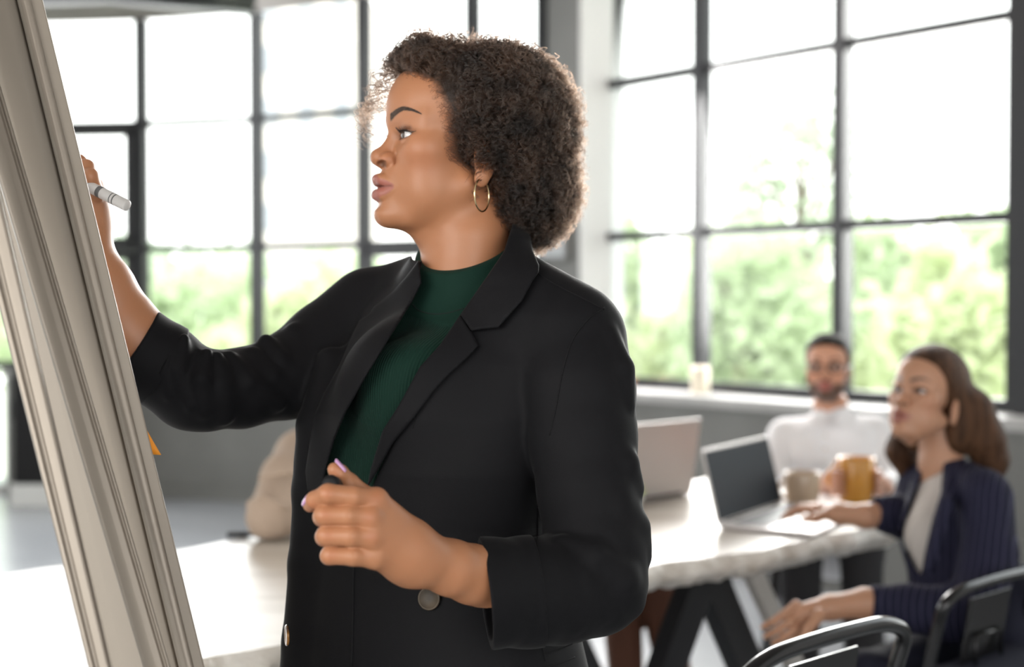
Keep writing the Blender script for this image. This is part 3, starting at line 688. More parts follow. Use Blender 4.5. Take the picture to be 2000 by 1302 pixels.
def head_color(q, skin, lip, brow=(0.055, 0.034, 0.024), beard=None):
    """colours that belong to the skin itself: lips, brows, lash line, cheeks, stubble; nostril shade is painted in"""
    x, y, z = q[:, 0] * 1000, np.abs(q[:, 1]) * 1000, q[:, 2] * 1000
    c = np.tile(np.array(skin), (len(q), 1))
    def mixc(m, col):
        nonlocal c; m = np.clip(m, 0, 1)[:, None]; c = c * (1 - m) + np.array(col) * m
    mixc(0.35 * np.exp(-(((x - 62) / 24) ** 2 + ((z + 30) / 24) ** 2 + ((y - 50) / 24) ** 2)), np.array(skin) * np.array([1.0, 0.72, 0.66]))
    mixc(0.35 * np.exp(-(((x - 104) / 12) ** 2 + ((z + 30) / 12) ** 2)), np.array(skin) * np.array([1.0, 0.78, 0.7]))
    # lips
    u = np.clip(y / 28.5, 0, 1)
    topl = -48.2 - 1.0 * np.abs(np.sin(np.clip(y / 8, 0, 1) * pi)) * 0 + 1.2 * np.exp(-((y - 5) / 3.5) ** 2) - 14.5 * u ** 1.7
    botl = -82.2 + 17.5 * u ** 2.0
    ml = np.clip((topl - z) / 1.6 + .5, 0, 1) * np.clip((z - botl) / 1.8 + .5, 0, 1) * np.clip((x - 82) / 3, 0, 1) * np.clip((28.5 - y) / 1.5, 0, 1) 
    mixc(ml * 0.95, lip)
    mixc(np.clip(1.2 - np.abs(z + 63.5) / 1.4, 0, 1) * np.clip((27 - y) / 2, 0, 1) * np.clip((x - 86) / 3, 0, 1) * .6, (0.10, 0.03, 0.025))
    # eyelid shadow and liner
    uu = (y - 31.8) / 18.2
    z0_ = z; z = z + 2.3
    zt = .2 + .3 * uu + 4.8 * np.maximum(0, 1 - uu * uu) ** .7
    near = np.clip((x - 58) / 6, 0, 1) * np.exp(-(np.abs(uu) / 1.12) ** 5)
    mixc(near * np.exp(-((z - zt - 1.1) / 2.1) ** 4) * .98 * np.clip((uu + 1.4) * 1.2, 0, 1), (0.018, 0.011, 0.009))
    mixc(near * np.exp(-((z - zt - 4.6) / 2.8) ** 2) * .72, np.array(skin) * np.array([.26, .22, .22]))
    # the wing of the liner and lower lash line
    wz = 1.0 + (y - 46) * .5
    mixc((x > 50) * np.clip((y - 42) / 4, 0, 1) * np.clip((54 - y) / 5, 0, 1) * np.exp(-((z - wz - 1.0) / (1.3 * np.clip((53 - y) / 6, .2, 1))) ** 2) * .7, (0.04, 0.02, 0.015))
    zb = .2 + .3 * uu - 4.0 * np.maximum(0, 1 - uu * uu) ** .8
    mixc(near * np.exp(-((z - zb + .8) / 1.2) ** 2) * .6, (0.08, 0.04, 0.03))
    z = z0_
    # eyebrow
    bu = (y - 12) / 43.0; bz = 21.0 + 10.0 * np.sin(np.clip(bu, 0, 1) * pi * .68) - 15 * np.clip(bu - .55, 0, 1)
    th = 4.8 * np.clip(1.15 - bu, 0.15, 1)
    mb = np.clip((th - np.abs(z - bz)) / 1.6 + .3, 0, 1) * np.clip((bu + .03) * 14, 0, 1) * np.clip((1.03 - bu) * 12, 0, 1) * (x > 45)
    mixc(mb * .93, brow)
    mixc(np.exp(-(((x - 105.8) / 5.2) ** 4 + ((y - 12) / 8.0) ** 4 + ((z + 36.2) / 4.2) ** 4)) * .95, (0.006, 0.002, 0.0015))  # nostril hole darkened by colour to stand for its shade
    if beard is not None:
        edge = -52 - 0.10 * (x - 80) + 22 * np.clip((45 - x) / 45, 0, 1)
        m = np.clip((edge - z) / 7, 0, 1) * (1 - ml) * np.clip((z + 128) / 8, 0, 1) * np.clip((x + 12) / 12, 0, 1)
        m = np.maximum(m, (1 - ml) * np.exp(-((z + 46 + y * .25) / 4.5) ** 2) * (x > 84) * (y < 26))
        mixc(m * .86, beard)
    return c
def attr_skin(name, rough=0.45, sss=0.12, bump=(420, 0.03)):
    m = mat(name, (0.5, 0.3, 0.2), rough, spec=0.45, sss=sss, bump=(bump[0], bump[1], S1)); n = m.node_tree
    a = n.nodes.new('ShaderNodeAttribute'); a.attribute_name = 'tint'
    n.links.new(a.outputs['Color'], n.nodes['Principled BSDF'].inputs['Base Color']); return m
def hair_curves(name, pts, radii, m, parent):
    """pts: (n, k, 3) strands"""
    n, k, _ = pts.shape
    hc = bpy.data.hair_curves.new(name); hc.add_curves([k] * n)
    p = pts.astype(np.float32)
    o = bpy.data.objects.new(name, hc); COL.objects.link(o); o.parent = parent
    if parent is not None:
        wm = Matrix.Identity(4); q = parent
        while q is not None: wm = q.matrix_basis @ wm; q = q.parent
        iv = np.array(wm.inverted()); p = (p @ iv[:3, :3].T + iv[:3, 3]).astype(np.float32)
    hc.attributes['position'].data.foreach_set('vector', p.ravel())
    at = hc.attributes.new('radius', 'FLOAT', 'POINT') if 'radius' not in hc.attributes else hc.attributes['radius']
    at.data.foreach_set('value', np.asarray(radii, np.float32).reshape(-1))
    hc.materials.append(m); return o
def hair_mat(name, col, col2, rough=0.35):
    m = bpy.data.materials.new(name); m.use_nodes = True; n = m.node_tree; n.nodes.clear()
    o = n.nodes.new('ShaderNodeOutputMaterial'); b = n.nodes.new('ShaderNodeBsdfHairPrincipled'); b.model = 'CHIANG'; b.parametrization = 'COLOR'
    t = n.nodes.new('ShaderNodeTexCoord'); x = n.nodes.new('ShaderNodeTexNoise'); x.inputs['Scale'].default_value = 30; x.inputs['Detail'].default_value = 3
    r = n.nodes.new('ShaderNodeValToRGB'); r.color_ramp.elements[0].position = .35; r.color_ramp.elements[1].position = .68
    r.color_ramp.elements[0].color = (*col, 1); r.color_ramp.elements[1].color = (*col2, 1)
    n.links.new(t.outputs['Object'], x.inputs['Vector']); n.links.new(x.outputs[0], r.inputs[0]); n.links.new(r.outputs[0], b.inputs['Color'])
    b.inputs['Roughness'].default_value = rough; b.inputs['Radial Roughness'].default_value = .45; b.inputs['Coat'].default_value = 0.0
    n.links.new(b.outputs[0], o.inputs[0]); return m
# ---------------------------------------------------------------- the standing woman
YAW = R(18)
HO = P(901, 271, 1.80)
hf = np.array([-cos(YAW), -sin(YAW), 0]); hl = np.array([sin(YAW), -cos(YAW), 0]); HM = np.stack([hf, hl, [0, 0, 1.0]], 1)   # columns: head axes
def to_head(p): return (p - HO) @ HM
def from_head(q): return HO + q @ HM.T
SKIN = (0.40, 0.178, 0.088)
wo = empty('person', (-0.09, 1.79, 0), 'standing woman with dark curly hair in black blazer and green turtleneck writing with a marker', 'person')
M_skin = attr_skin('warm_brown_skin')
NECK = [P(914, 395, 1.815), P(912, 470, 1.80), P(905, 560, 1.80)]
def w_head(p):
    d = head_sdf(to_head(p))
    nk = chain(p, NECK, [0.054, 0.053, 0.060], .01)
    return smin(d, nk, .030)
import time as _t; _t0 = _t.time()
V, Q = surface(w_head, (-0.28, 1.62, 1.24), (0.09, 1.99, 1.70), 0.0016)
cl = head_color(to_head(V), SKIN, (0.33, 0.112, 0.085))
_q = to_head(V) * 1000; _HL = np.array([[-140, -80], [-121, -62], [-108, -44], [-93, -32], [-56, -17], [-47, -8], [-41, 0], [-36, 12], [-31, 22], [-20, 28], [4, 31], [32, 39], [62, 53], [74, 68], [80, 82], [88, 200]], float)
_m = np.clip((np.interp(_q[:, 2], _HL[:, 0], _HL[:, 1]) - _q[:, 0] + 3) / 12, 0, 1) * (_q[:, 2] > -60) * (np.abs(_q[:, 1]) < 73 - .0 * _q[:, 0])
_m[(np.abs(_q[:, 1]) > 70) & (_q[:, 2] < -38)] = 0
cl = cl * (1 - _m[:, None]) + np.array((.022, .013, .009)) * _m[:, None]      # hair roots on the scalp
print('T head', len(V), _t.time() - _t0)
body_v, body_q, body_c = [V], [Q], [cl]
np_mesh('body', V, Q, M_skin, wo, True, {'tint': cl})
def eye_mesh(c, r, fwd, name, parent, iris=(0.035, 0.018, 0.010)):
    n = 28; v = []; f = []; col = []
    fwd = fwd / np.linalg.norm(fwd); a = np.cross(fwd, [0, 0, 1.0]); a /= np.linalg.norm(a); b = np.cross(a, fwd)
    for i in range(33):
        t = pi * (i / 32) ** 1.4
        for k in range(n):
            ph = 2 * pi * k / n
            rr_ = r * (1 + 0.035 * max(0, 1 - (t / 0.5) ** 2))
            v.append(c + rr_ * (fwd * cos(t) + (a * cos(ph) + b * sin(ph)) * sin(t)))
            col.append((0.004, 0.004, 0.004) if t < .17 else iris if t < .46 else (0.05, 0.03, 0.02) if t < .52 else (0.55, 0.53, 0.52))
    for i in range(32):
        for k in range(n): f.append((i * n + k, i * n + (k + 1) % n, (i + 1) * n + (k + 1) % n, (i + 1) * n + k))
    return np_mesh(name, np.array(v), np.array(f), M_eye, parent, True, {'tint': np.array(col)})
M_eye = attr_skin('eyeball', 0.06, 0.0, (10, 0.0)); M_eye.node_tree.nodes['Principled BSDF'].inputs['Coat Weight'].default_value = 1.0
def surf_x(y, z, fine=True):
    x = 112.0
    for _ in range(60):
        dd = head_sdf(np.array([[x, y, z]]) / 1000, fine=fine)[0] * 1000
        if dd < .1: break
        x -= max(dd * .8, .1)
    return x
gaze = np.array([1.0, 0.12, 0.05])
for s in (1, -1):
    eye_mesh(from_head(mm(72.4, 31.5 * s, -2.3)[None])[0], 0.0130, (HM @ gaze), 'eye', wo)

T_ = lambda *a: from_head(mm(*a)[None])[0]
rg = np.random.default_rng(11)
# brow hairs and lashes
M_lash = mat('lash', (0.012, 0.008, 0.006), 0.4); M_browh = mat('brow_hair', (0.05, 0.032, 0.024), 0.5)
def brow(s):
    n = 420; u = rg.uniform(0, 1, n); y = 12 + 43 * u; bz = 21 + 10 * np.sin(np.clip(u, 0, 1) * pi * .68) - 15 * np.clip(u - .55, 0, 1)
    zz = bz + rg.uniform(-1, 1, n) * 3.9 * np.clip(1.15 - u, .15, 1); out = []
    for yy, z_, uu in zip(y, zz, u):
        x0 = 100.0
        for _ in range(26):      # walk back to the skin
            q = np.array([[x0, yy, z_]]) / 1000
            dd = head_sdf(q, fine=False)[0] * 1000
            if dd < 0.2: break
            x0 -= max(dd * .9, .15)
        r_ = np.array([x0, yy, z_]); dr = np.array([-.35 - uu * .4, .55 + .3 * uu, .75 - 1.1 * uu]); dr /= np.linalg.norm(dr)
        out.append([r_ * [1, s, 1], (r_ + dr * 1.9 + [.35, 0, 0]) * [1, s, 1], (r_ + dr * 4.2 + [.1, 0, 0]) * [1, s, 1]])
    return from_head((np.array(out) / 1000).reshape(-1, 3)).reshape(n, 3, 3)
for s in (1, -1):
    b_ = brow(s); hair_curves('eyebrow', b_, np.tile([.00016, .00014, .00005], (len(b_), 1)), M_browh, wo)
def lashes(s, upper):
    out = []; n = 44 if upper else 26
    for k in range(n):
        u = -0.95 + 1.62 * (k + rg.uniform(0, .6)) / n; y = 31.8 + 18.2 * u; tl = .2 + .3 * u
        z = tl + 4.8 * max(0, 1 - u * u) ** .7 if upper else tl - 4.0 * max(0, 1 - u * u) ** .8
        dx = y - 31.5; x = 72.4 + math.sqrt(max(0.01, 14.4 ** 2 - dx * dx - z * z)) + .2
        L_ = (6.6 if upper else 2.6) * rg.uniform(.75, 1.1)
        o = np.array([(x - 72.4) / 14.4 + .25, dx / 14.4 * 1.1, .18 if upper else -.55]) + rg.normal(0, .05, 3); o /= np.linalg.norm(o); z -= 2.3
        pts = []
        for j in range(6):
            t = j / 5; pts.append(np.array([x, y, z]) + o * L_ * t + np.array([0, 0, (1 if upper else -.5) * 4.2 * t * t * (1 if upper else .3)]))
        out.append([p * [1, s, 1] for p in pts])
    return from_head((np.array(out) / 1000).reshape(-1, 3)).reshape(n, 6, 3)
for s in (1, -1):
    pts_, rs_ = [], []
    for u in np.linspace(-.92, 1.22, 26):
        y = 31.8 + 18.2 * u; z = .2 + .3 * u + 4.8 * max(0, 1 - u * u) ** .7 + .75 - 2.3 + (.9 + (u - 1) * 7 if u > 1 else 0)
        if u > .93: x_ = surf_x(y, z)
        else: x_ = 72.4 + math.sqrt(max(1, 14.3 ** 2 - (y - 31.5) ** 2 - (z + 2.3) ** 2)) + .1
        pts_.append(from_head(np.array([[x_ - .25, y * s, z]]) / 1000)[0]); rs_.append((.0006 + .0006 * min(1, (u + .92) * 1.2)) * (1 if u < .9 else max(.15, (1.24 - u) / .34)))
    tube('eyeliner', pts_, rs_, M_lash, wo, 8)
for s in (1, -1):
    for up_ in (True, False):
        l_ = lashes(s, up_); hair_curves('eyelashes', l_, np.tile(np.linspace(.00016 if up_ else .00009, .00004, 6), (len(l_), 1)), M_lash, wo)

# ---- body frame: lateral axis towards the near shoulder, forward axis where the chest faces
BL = np.array([.81, -.59, 0]); BF = np.array([-.59, -.81, 0])
PP = lambda L_: [P(*q) for q in L_]
SEC = [(500, 912, 1.80, .070, .060), (560, 914, 1.80, .105, .072), (610, 915, 1.795, .160, .085), (700, 903, 1.79, .182, .108), (800, 872, 1.785, .178, .128), (900, 852, 1.785, .172, .130), (1000, 842, 1.79, .163, .124),
       (1100, 842, 1.79, .168, .128), (1200, 846, 1.79, .182, .138), (1302, 850, 1.79, .197, .146), (1420, 850, 1.79, .205, .150)]
sc_ = np.array([[*P(x, y, d), a, b] for y, x, d, a, b in SEC])[::-1]
def torso(p, grow=0.0):
    z = p[:, 2]; cx = np.interp(z, sc_[:, 2], sc_[:, 0]); cy = np.interp(z, sc_[:, 2], sc_[:, 1]); a = np.interp(z, sc_[:, 2], sc_[:, 3]) + grow; b = np.interp(z, sc_[:, 2], sc_[:, 4]) + grow
    q = np.stack([p[:, 0] - cx, p[:, 1] - cy], 1); u = q @ BL[:2]; v = q @ BF[:2]
    n_ = ((np.abs(u) / a) ** 2.5 + (np.abs(v) / b) ** 2.5) ** .4
    return (n_ - 1) * np.minimum(a, b) * .9
def uv(p):
    z = p[:, 2]; cx = np.interp(z, sc_[:, 2], sc_[:, 0]); cy = np.interp(z, sc_[:, 2], sc_[:, 1]); q = np.stack([p[:, 0] - cx, p[:, 1] - cy], 1); return q @ BL[:2], q @ BF[:2]
rn_ = np.random.default_rng(5)
_nd = rn_.normal(size=(14, 3)); _nd /= np.linalg.norm(_nd, axis=1)[:, None]; _np = rn_.uniform(0, 6.28, 14); _nf = rn_.uniform(.6, 1.8, 14)
def wob(p, fr, st=(1, 1, 1)):
    s_ = 0
    for k in range(14): s_ = s_ + np.sin((p * np.array(st)) @ _nd[k] * fr * _nf[k] + _np[k])
    return s_ / 4.5
ztop = P(900, 470, 1.8)[2]
near_sl = PP([(1118, 672, 1.68), (1128, 760, 1.655), (1136, 850, 1.64), (1150, 960, 1.62), (1163, 1066, 1.605), (1158, 1130, 1.60)])
near_r = [.064, .066, .0625, .0575, .0570, .0600]
near_fs = PP([(1158, 1136, 1.60), (1090, 1150, 1.57), (1030, 1156, 1.54), (948, 1158, 1.505)]); near_fr = [.0610, .0590, .0565, .0550]
far_sl = PP([(720, 612, 1.90), (640, 680, 1.88), (560, 735, 1.84), (470, 758, 1.79), (400, 762, 1.755), (372, 758, 1.75)]); far_r = [.060, .060, .054, .049, .049, .050]
far_fs = PP([(372, 758, 1.75), (320, 716, 1.74), (258, 676, 1.725)]); far_fr = [.050, .050, .0480]
def folds(p, lst, k=.009):
    d = None
    for pts, r in lst:
        e = chain(p, PP(pts), r if hasattr(r, '__len__') else [r] * len(pts), .004); d = e if d is None else np.minimum(d, e)
    return d
near_folds = [([(1185, 655, 1.640), (1212, 720, 1.625), (1226, 790, 1.62)], [.011, .015, .006]), ([(1165, 950, 1.585), (1205, 985, 1.582), (1238, 1030, 1.60), (1252, 1085, 1.61)], [.008, .015, .017, .011]),
              ([(1190, 860, 1.60), (1222, 905, 1.60), (1240, 950, 1.61)], [.006, .014, .008]), ([(1100, 1060, 1.55), (1160, 1085, 1.545), (1215, 1130, 1.56), (1235, 1180, 1.585)], [.007, .015, .017, .010]),
              ([(1075, 1095, 1.53), (1130, 1130, 1.535), (1180, 1190, 1.55)], [.004, .010, .007]), ([(1060, 1120, 1.52), (1090, 1170, 1.515), (1120, 1215, 1.53)], [.004, .009, .006])]
far_folds = [([(405, 690, 1.72), (392, 740, 1.705), (398, 800, 1.715)], [.006, .011, .007]), ([(425, 697, 1.73), (430, 750, 1.725), (440, 815, 1.735)], [.006, .010, .007]), ([(360, 660, 1.71), (345, 720, 1.70), (372, 790, 1.705)], [.005, .010, .005]),
             ([(450, 695, 1.75), (485, 745, 1.745), (545, 790, 1.78)], [.005, .009, .006]), ([(520, 668, 1.80), (545, 700, 1.79), (580, 765, 1.82)], [.010, .010, .005]), ([(495, 690, 1.78), (530, 735, 1.775), (585, 790, 1.81)], [.006, .008, .005]),
             ([(575, 648, 1.83), (590, 690, 1.82), (610, 740, 1.84)], [.010, .009, .005]), ([(320, 635, 1.69), (315, 700, 1.69), (330, 770, 1.70)], [.004, .008, .004])]
def sleeves(p):
    a = chain(p, near_sl, near_r, .01); b = chain(p, near_fs, near_fr, .01)
    n = smin(a, b, .008); n = smin(n, folds(p, near_folds), .012)
    c = chain(p, far_sl, far_r, .01); e = chain(p, far_fs, far_fr, .01)
    f_ = smin(c, e, .008); f_ = smin(f_, folds(p, far_folds), .011)
    # flat cuffs, open sleeves
    for (s1, s0, w_) in ((near_fs[-1], near_fs[-2], 0), (far_fs[-1], far_fs[-2], 1)):
        ax = s1 - s0; ax = ax / np.linalg.norm(ax)
        if w_ == 0: ax = np.array([-.985, -.12, -.10]); ax /= np.linalg.norm(ax)
        t = (p - s1) @ ax; pr = p - s1 - t[:, None] * ax; rr_ = np.sqrt((pr ** 2).sum(1))
        cutp = t + (.050 if w_ == 0 else .035)
        bd = s1 - s0; bd = bd / np.linalg.norm(bd); tb_ = (p - s1) @ bd; rr_ = np.sqrt(((p - s1 - tb_[:, None] * bd) ** 2).sum(1))
        bore = np.maximum(rr_ - ((.0495) if w_ == 0 else .0425), -tb_ - .07)
        if w_ == 0: n = np.where(t < .12, smax(n, cutp, .002), n)
        else: f_ = np.where(t < .12, smax(f_, cutp, .002), f_)
    return n, f_
def jbase(p, grow=0.0):
    d = torso(p, grow)
    d = smax(d, p[:, 2] - ztop + .01, .01)
    sh = np.minimum(cap(p, P(968, 560, 1.76), P(1112, 655, 1.69), .055 + grow, .060 + grow), cap(p, P(850, 560, 1.86), P(735, 598, 1.895), .050 + grow, .055 + grow))
    d = smin(d, sh, .03)
    nk = cap(p, P(925, 480, 1.80), P(914, 560, 1.80), .062 + grow, .084 + grow)
    d = smin(d, nk, .02)
    # bust
    d = smin(d, ell(p, P(800, 760, 1.70), (.075 + grow, .06 + grow, .075 + grow)), .05)
    return d
def jback(p):
    """the collar line closes round the back of the neck"""
    return p[:, 2] - (P(0, 470, 1.8)[2] - .35 * np.maximum(0, ((p - P(925, 480, 1.8)) @ BF)))
VPOLY = [(826, 509), (806, 509), (794, 440), (850, 430), (1000, 430), (1012, 470), (998, 505), (962, 560), (925, 630), (872, 702), (822, 775), (765, 866), (728, 950), (700, 1010), (650, 1010), (628, 905), (650, 840), (690, 770), (745, 680), (800, 590)]
JLAP = [(1002, 436), (1034, 448), (1041, 490), (1053, 518), (1052, 532), (1040, 549), (1021, 586), (991, 620), (974, 640), (940, 643), (921, 646), (935, 675), (913, 699), (878, 731), (849, 762), (812, 812), (768, 864), (739, 916), (716, 956), (724, 915), (747, 841), (780, 789), (820, 716), (860, 672), (899, 614), (918, 587), (952, 538), (984, 491)]
FLAP = [(818, 507), (823, 553), (806, 587), (765, 653), (717, 731), (676, 804), (654, 856), (639, 906), (628, 960), (598, 960), (595, 922), (606, 852), (613, 812), (632, 768), (661, 716), (687, 657), (702, 626), (722, 612), (731, 598), (768, 568), (794, 539)]
def jacket(p):
    px, py, d_ = projN(p); u, v = uv(p)
    j = jbase(p) + .0022 * wob(p, 16, (1, 1, .45)) + .0035 * wob(p + .3, 9, (1, 1, .55))
    # drape of the open far front panel
    pan = chain(p, PP([(640, 700, 1.80), (612, 830, 1.78), (610, 960, 1.775), (606, 1100, 1.775), (604, 1250, 1.775), (602, 1420, 1.775)]), [.012, .018, .022, .024, .026, .028], .01)
    j = smin(j, pan, .03)
    n, f_ = sleeves(p)
    j = smin(j, f_, .012); j = smin(j, n, .008)
    j = smax(j, p[:, 2] - ztop + .004, .004)
    hole = poly2(px, py, VPOLY) * d_ / F
    hole = np.maximum(hole, -.055 - v); hole = np.maximum(hole, -(jbase(p, -.052)))       # only as deep as the blouse below
    nkh = cap(p, P(925, 440, 1.80), P(915, 520, 1.80), .058, .066)
    j = smax(j, -hole, .003)
    return smax(j, -nkh, .004)
M_jacket = mat('black_suiting', (0.0062, 0.0062, 0.0074), 0.7, spec=0.13, sheen=0.035, bump=(900, 0.08, S1))
M_jacket.node_tree.nodes['Principled BSDF'].inputs['Sheen Roughness'].default_value = .35
V, Q = surface(jacket, (-0.62, 1.40, 0.80), (0.22, 2.06, 1.42), 0.0034)
print('T jacket', len(V), _t.time() - _t0)
jk = np_mesh('blazer', V, Q, M_jacket, wo, True)
def lapel(poly, cond, name, lift=.0055, h=.0022, lo=(-.25, 1.55, 1.05), hi=(.1, 1.95, 1.43)):
    def fn(p):
        px, py, d_ = projN(p); b = jbase(p) + .0022 * wob(p, 16, (1, 1, .45)) + .0035 * wob(p + .3, 9, (1, 1, .55)); s2 = poly2(px, py, poly) * d_ / F
        sh = np.maximum(b - lift, -(b + .010))
        return smax(smax(sh, s2, .003), cond(p), .002)
    v_, q_ = surface(fn, lo, hi, h); return np_mesh(name, v_, q_, M_jacket, jk, True)
COLL = JLAP[:11] + [(899, 614), (918, 587), (952, 538), (984, 491)]
LAPN = [(921, 648)] + JLAP[11:25]
lapel(COLL, lambda p: p[:, 1] - 1.80, 'collar', .0095)
lapel(LAPN, lambda p: p[:, 1] - 1.80, 'lapel', .0065)
lapel(FLAP, lambda p: .01 - uv(p)[1], 'lapel', .009, lo=(-.32, 1.6, 1.05), hi=(-.05, 2.0, 1.43))
# cuffs: folded bands at the sleeve ends
def cuff(pl, rl, ax, bore, back, name):
    s1, s0 = pl[-1], pl[-2]; bd = (s1 - s0) / np.linalg.norm(s1 - s0); ax = ax / np.linalg.norm(ax)
    pts = list(pl) + [s1 + bd * .05]; rr = list(rl) + [rl[-1]]
    def fn(p):
        t = (p - s1) @ ax; tb = (p - s1) @ bd; r_ = np.sqrt(((p - s1 - tb[:, None] * bd) ** 2).sum(1))
        d = chain(p, pts, rr, .01) - .0022 - .0006 * wob(p, 22)
        d = smax(smax(d, t, .0022), -t - back, .002); return smax(d, bore - r_, .0022)
    v_, q_ = surface(fn, s1 - .12, s1 + .12, .0018); return np_mesh(name, v_, q_, M_jacket, jk, True)
cuff(near_fs, near_fr, np.array([-.985, -.12, -.10]), .0500, .060, 'cuff')
cuff(far_fs, far_fr, far_fs[-1] - far_fs[-2], .0435, .045, 'cuff')
# the blouse
NP0 = P(905, 486, 1.80)
def sweater(p):
    d = jbase(p, -.014)
    nk = chain(p, NECK, [0.054, 0.053, 0.060], .01) - .0045
    seam = P(905, 588, 1.8)[2] + .30 * (p[:, 1] - NP0[1]) + .05 * (p[:, 0] - NP0[0])
    topz = NP0[2] + .19 * (p[:, 0] - NP0[0]) + .50 * (p[:, 1] - NP0[1])
    nk = smax(nk, p[:, 2] - topz, .003)
    d = smax(d, p[:, 2] - ztop - .02, .005)
    dd = smax(d, p[:, 2] - topz + .035, .02)
    s_ = smin(dd, smin(nk, smax(jbase(p, -.045) , p[:, 2] - topz + .02, .02), .03), .022)
    s_ = s_ - .0018 * (1 / (1 + np.exp(-(p[:, 2] - seam) / .0008)))
    s_ = smax(s_, P(0, 1075, 1.75)[2] - p[:, 2], .004)
    s_ = s_ + .0016 * wob(p, 22, (1, 1, .4)) * (p[:, 2] > seam - .1)
    return s_
M_knit = mat('green_rib_knit', (0.005, 0.024, 0.0165), 0.8, spec=0.15, sheen=0.03)
n = M_knit.node_tree; tcx = n.nodes.new('ShaderNodeTexCoord'); wv = n.nodes.new('ShaderNodeTexWave'); bpn = n.nodes.new('ShaderNodeBump')
mp = n.nodes.new('ShaderNodeMapping'); mp.inputs['Rotation'].default_value = (0, 0, R(36)); wv.inputs['Scale'].default_value = 95; wv.inputs['Distortion'].default_value = 1.0; wv.inputs['Detail Scale'].default_value = .3
bpn.inputs['Strength'].default_value = .55; bpn.inputs['Distance'].default_value = .0012
n.links.new(tcx.outputs['Object'], mp.inputs[0]); n.links.new(mp.outputs[0], wv.inputs['Vector']); n.links.new(wv.outputs[0], bpn.inputs['Height']); n.links.new(bpn.outputs[0], n.nodes['Principled BSDF'].inputs['Normal'])
V, Q = surface(sweater, (-0.32, 1.55, 0.95), (0.12, 2.02, 1.44), 0.0030)
tn = np_mesh('turtleneck', V, Q, M_knit, wo, True)
M_band = mat('green_plain_knit', (0.005, 0.024, 0.0165), 0.8, spec=0.15, sheen=0.03, bump=(300, .08, S1)); tn.data.materials.append(M_band)
_c = V[Q].mean(1); tn.data.polygons.foreach_set('material_index', (_c[:, 2] > P(905, 588, 1.8)[2] + .30 * (_c[:, 1] - NP0[1]) + .05 * (_c[:, 0] - NP0[0])).astype(np.int32)[:len(tn.data.polygons)])
print('T sweater', len(V), _t.time() - _t0)

# ---- trousers and shoes (mostly below the frame)
M_trous = mat('black_trousers', (0.008, 0.008, 0.009), 0.8, spec=0.15)
hip = P(850, 1302, 1.79)
def trou(p):
    d = torso(p, -.018); d = np.maximum(d, p[:, 2] - P(0, 1060, 1.75)[2]); d = np.maximum(d, .84 - p[:, 2])
    for s_ in (1, -1):
        a = np.array([hip[0], hip[1], .86]) + BL * .085 * s_; k = np.array([hip[0], hip[1], .46]) + BL * .10 * s_ + BF * .02; f_ = np.array([hip[0], hip[1], .07]) + BL * .11 * s_
        d = smin(d, chain(p, [a, k, f_], [.095, .068, .060], .02), .03)
    return d
V, Q = surface(trou, (-0.45, 1.4, 0.0), (0.2, 2.2, 1.25), 0.009); np_mesh('trousers', V, Q, M_trous, wo, True)
for s_ in (1, -1):
    f0 = np.array([hip[0], hip[1], .035]) + BL * .11 * s_ - BF * .04
    def shoe(p): return np.maximum(smin(cap(p, f0, f0 + BF * .17, .040, .036), cap(p, f0, f0 + [0, 0, .05], .04, .038), .02), -p[:, 2])
    V, Q = surface(shoe, f0 - .28, f0 + .28, .007); np_mesh('shoe', V, Q, M_blackp, wo, True)

# ---- near hand closed round the marker cap, forearm
def hand_near(p):
    k_ = .0009
    meta = [([(800, 1052, 1.425), (735, 975, 1.388)], [.020, .0105]), ([(800, 1070, 1.42), (722, 1010, 1.378)], [.021, .0110]), ([(800, 1088, 1.42), (724, 1049, 1.378)], [.021, .0108]), ([(795, 1102, 1.425), (732, 1088, 1.385)], [.0205, .0105])]
    palm = None
    for pts, r in meta:
        e = chain(p, PP(pts), r); palm = e if palm is None else smin(palm, e, .012)
    palm = smin(palm, cap(p, P(790, 1080, 1.44), P(735, 1040, 1.42), .022, .020), .015)
    fa = chain(p, PP([(800, 1078, 1.425), (830, 1092, 1.435), (880, 1108, 1.455), (922, 1121, 1.477), (965, 1133, 1.50), (1150, 1128, 1.60)]), [.0262, .0266, .0288, .0308, .0326, .043], .004)
    palm = smin(palm, fa, .018)
    fing = [([(735, 975, 1.388), (690, 969, 1.372), (641, 964, 1.366), (615, 976, 1.378), (606, 986, 1.392)], [.0110, .0098, .0096, .0084, .0070]),
            ([(722, 1010, 1.378), (680, 1006, 1.368), (634, 1005, 1.368), (630, 1009, 1.392), (655, 1012, 1.412), (690, 1012, 1.414)], [.0112, .0100, .0098, .0092, .0086, .0078]),
            ([(724, 1049, 1.378), (685, 1046, 1.368), (638, 1045, 1.370), (634, 1048, 1.392), (660, 1050, 1.412), (692, 1050, 1.414)], [.0110, .0100, .0098, .0090, .0084, .0076]),
            ([(732, 1088, 1.385), (690, 1085, 1.374), (646, 1083, 1.374), (643, 1085, 1.394), (665, 1086, 1.412), (694, 1084, 1.414)], [.0106, .0096, .0092, .0086, .0080, .0072])]
    d = palm
    fs = None
    for pts, r in fing:
        e = chain(p, PP(pts), r, .003)
        fs = e if fs is None else smin(fs, e, k_)
    d = smin(d, fs, .006)
    # knuckle creases between the fingers
    for y_ in (989, 1026, 1066):
        d = smax(d, -cap(p, P(628, y_, 1.350), P(684, y_ - 1, 1.352), .0034, .0010), .003)
    th = chain(p, PP([(760, 1030, 1.43), (715, 975, 1.43), (682, 945, 1.412), (662, 924, 1.405), (653, 916, 1.402)]), [.018, .0125, .0100, .0088, .0066], .004)
    return smin(d, th, .004)
V, Q = surface(hand_near, (-0.24, 1.30, 1.02), (0.12, 1.66, 1.19), 0.0015)
print('T hand', len(V), _t.time() - _t0)
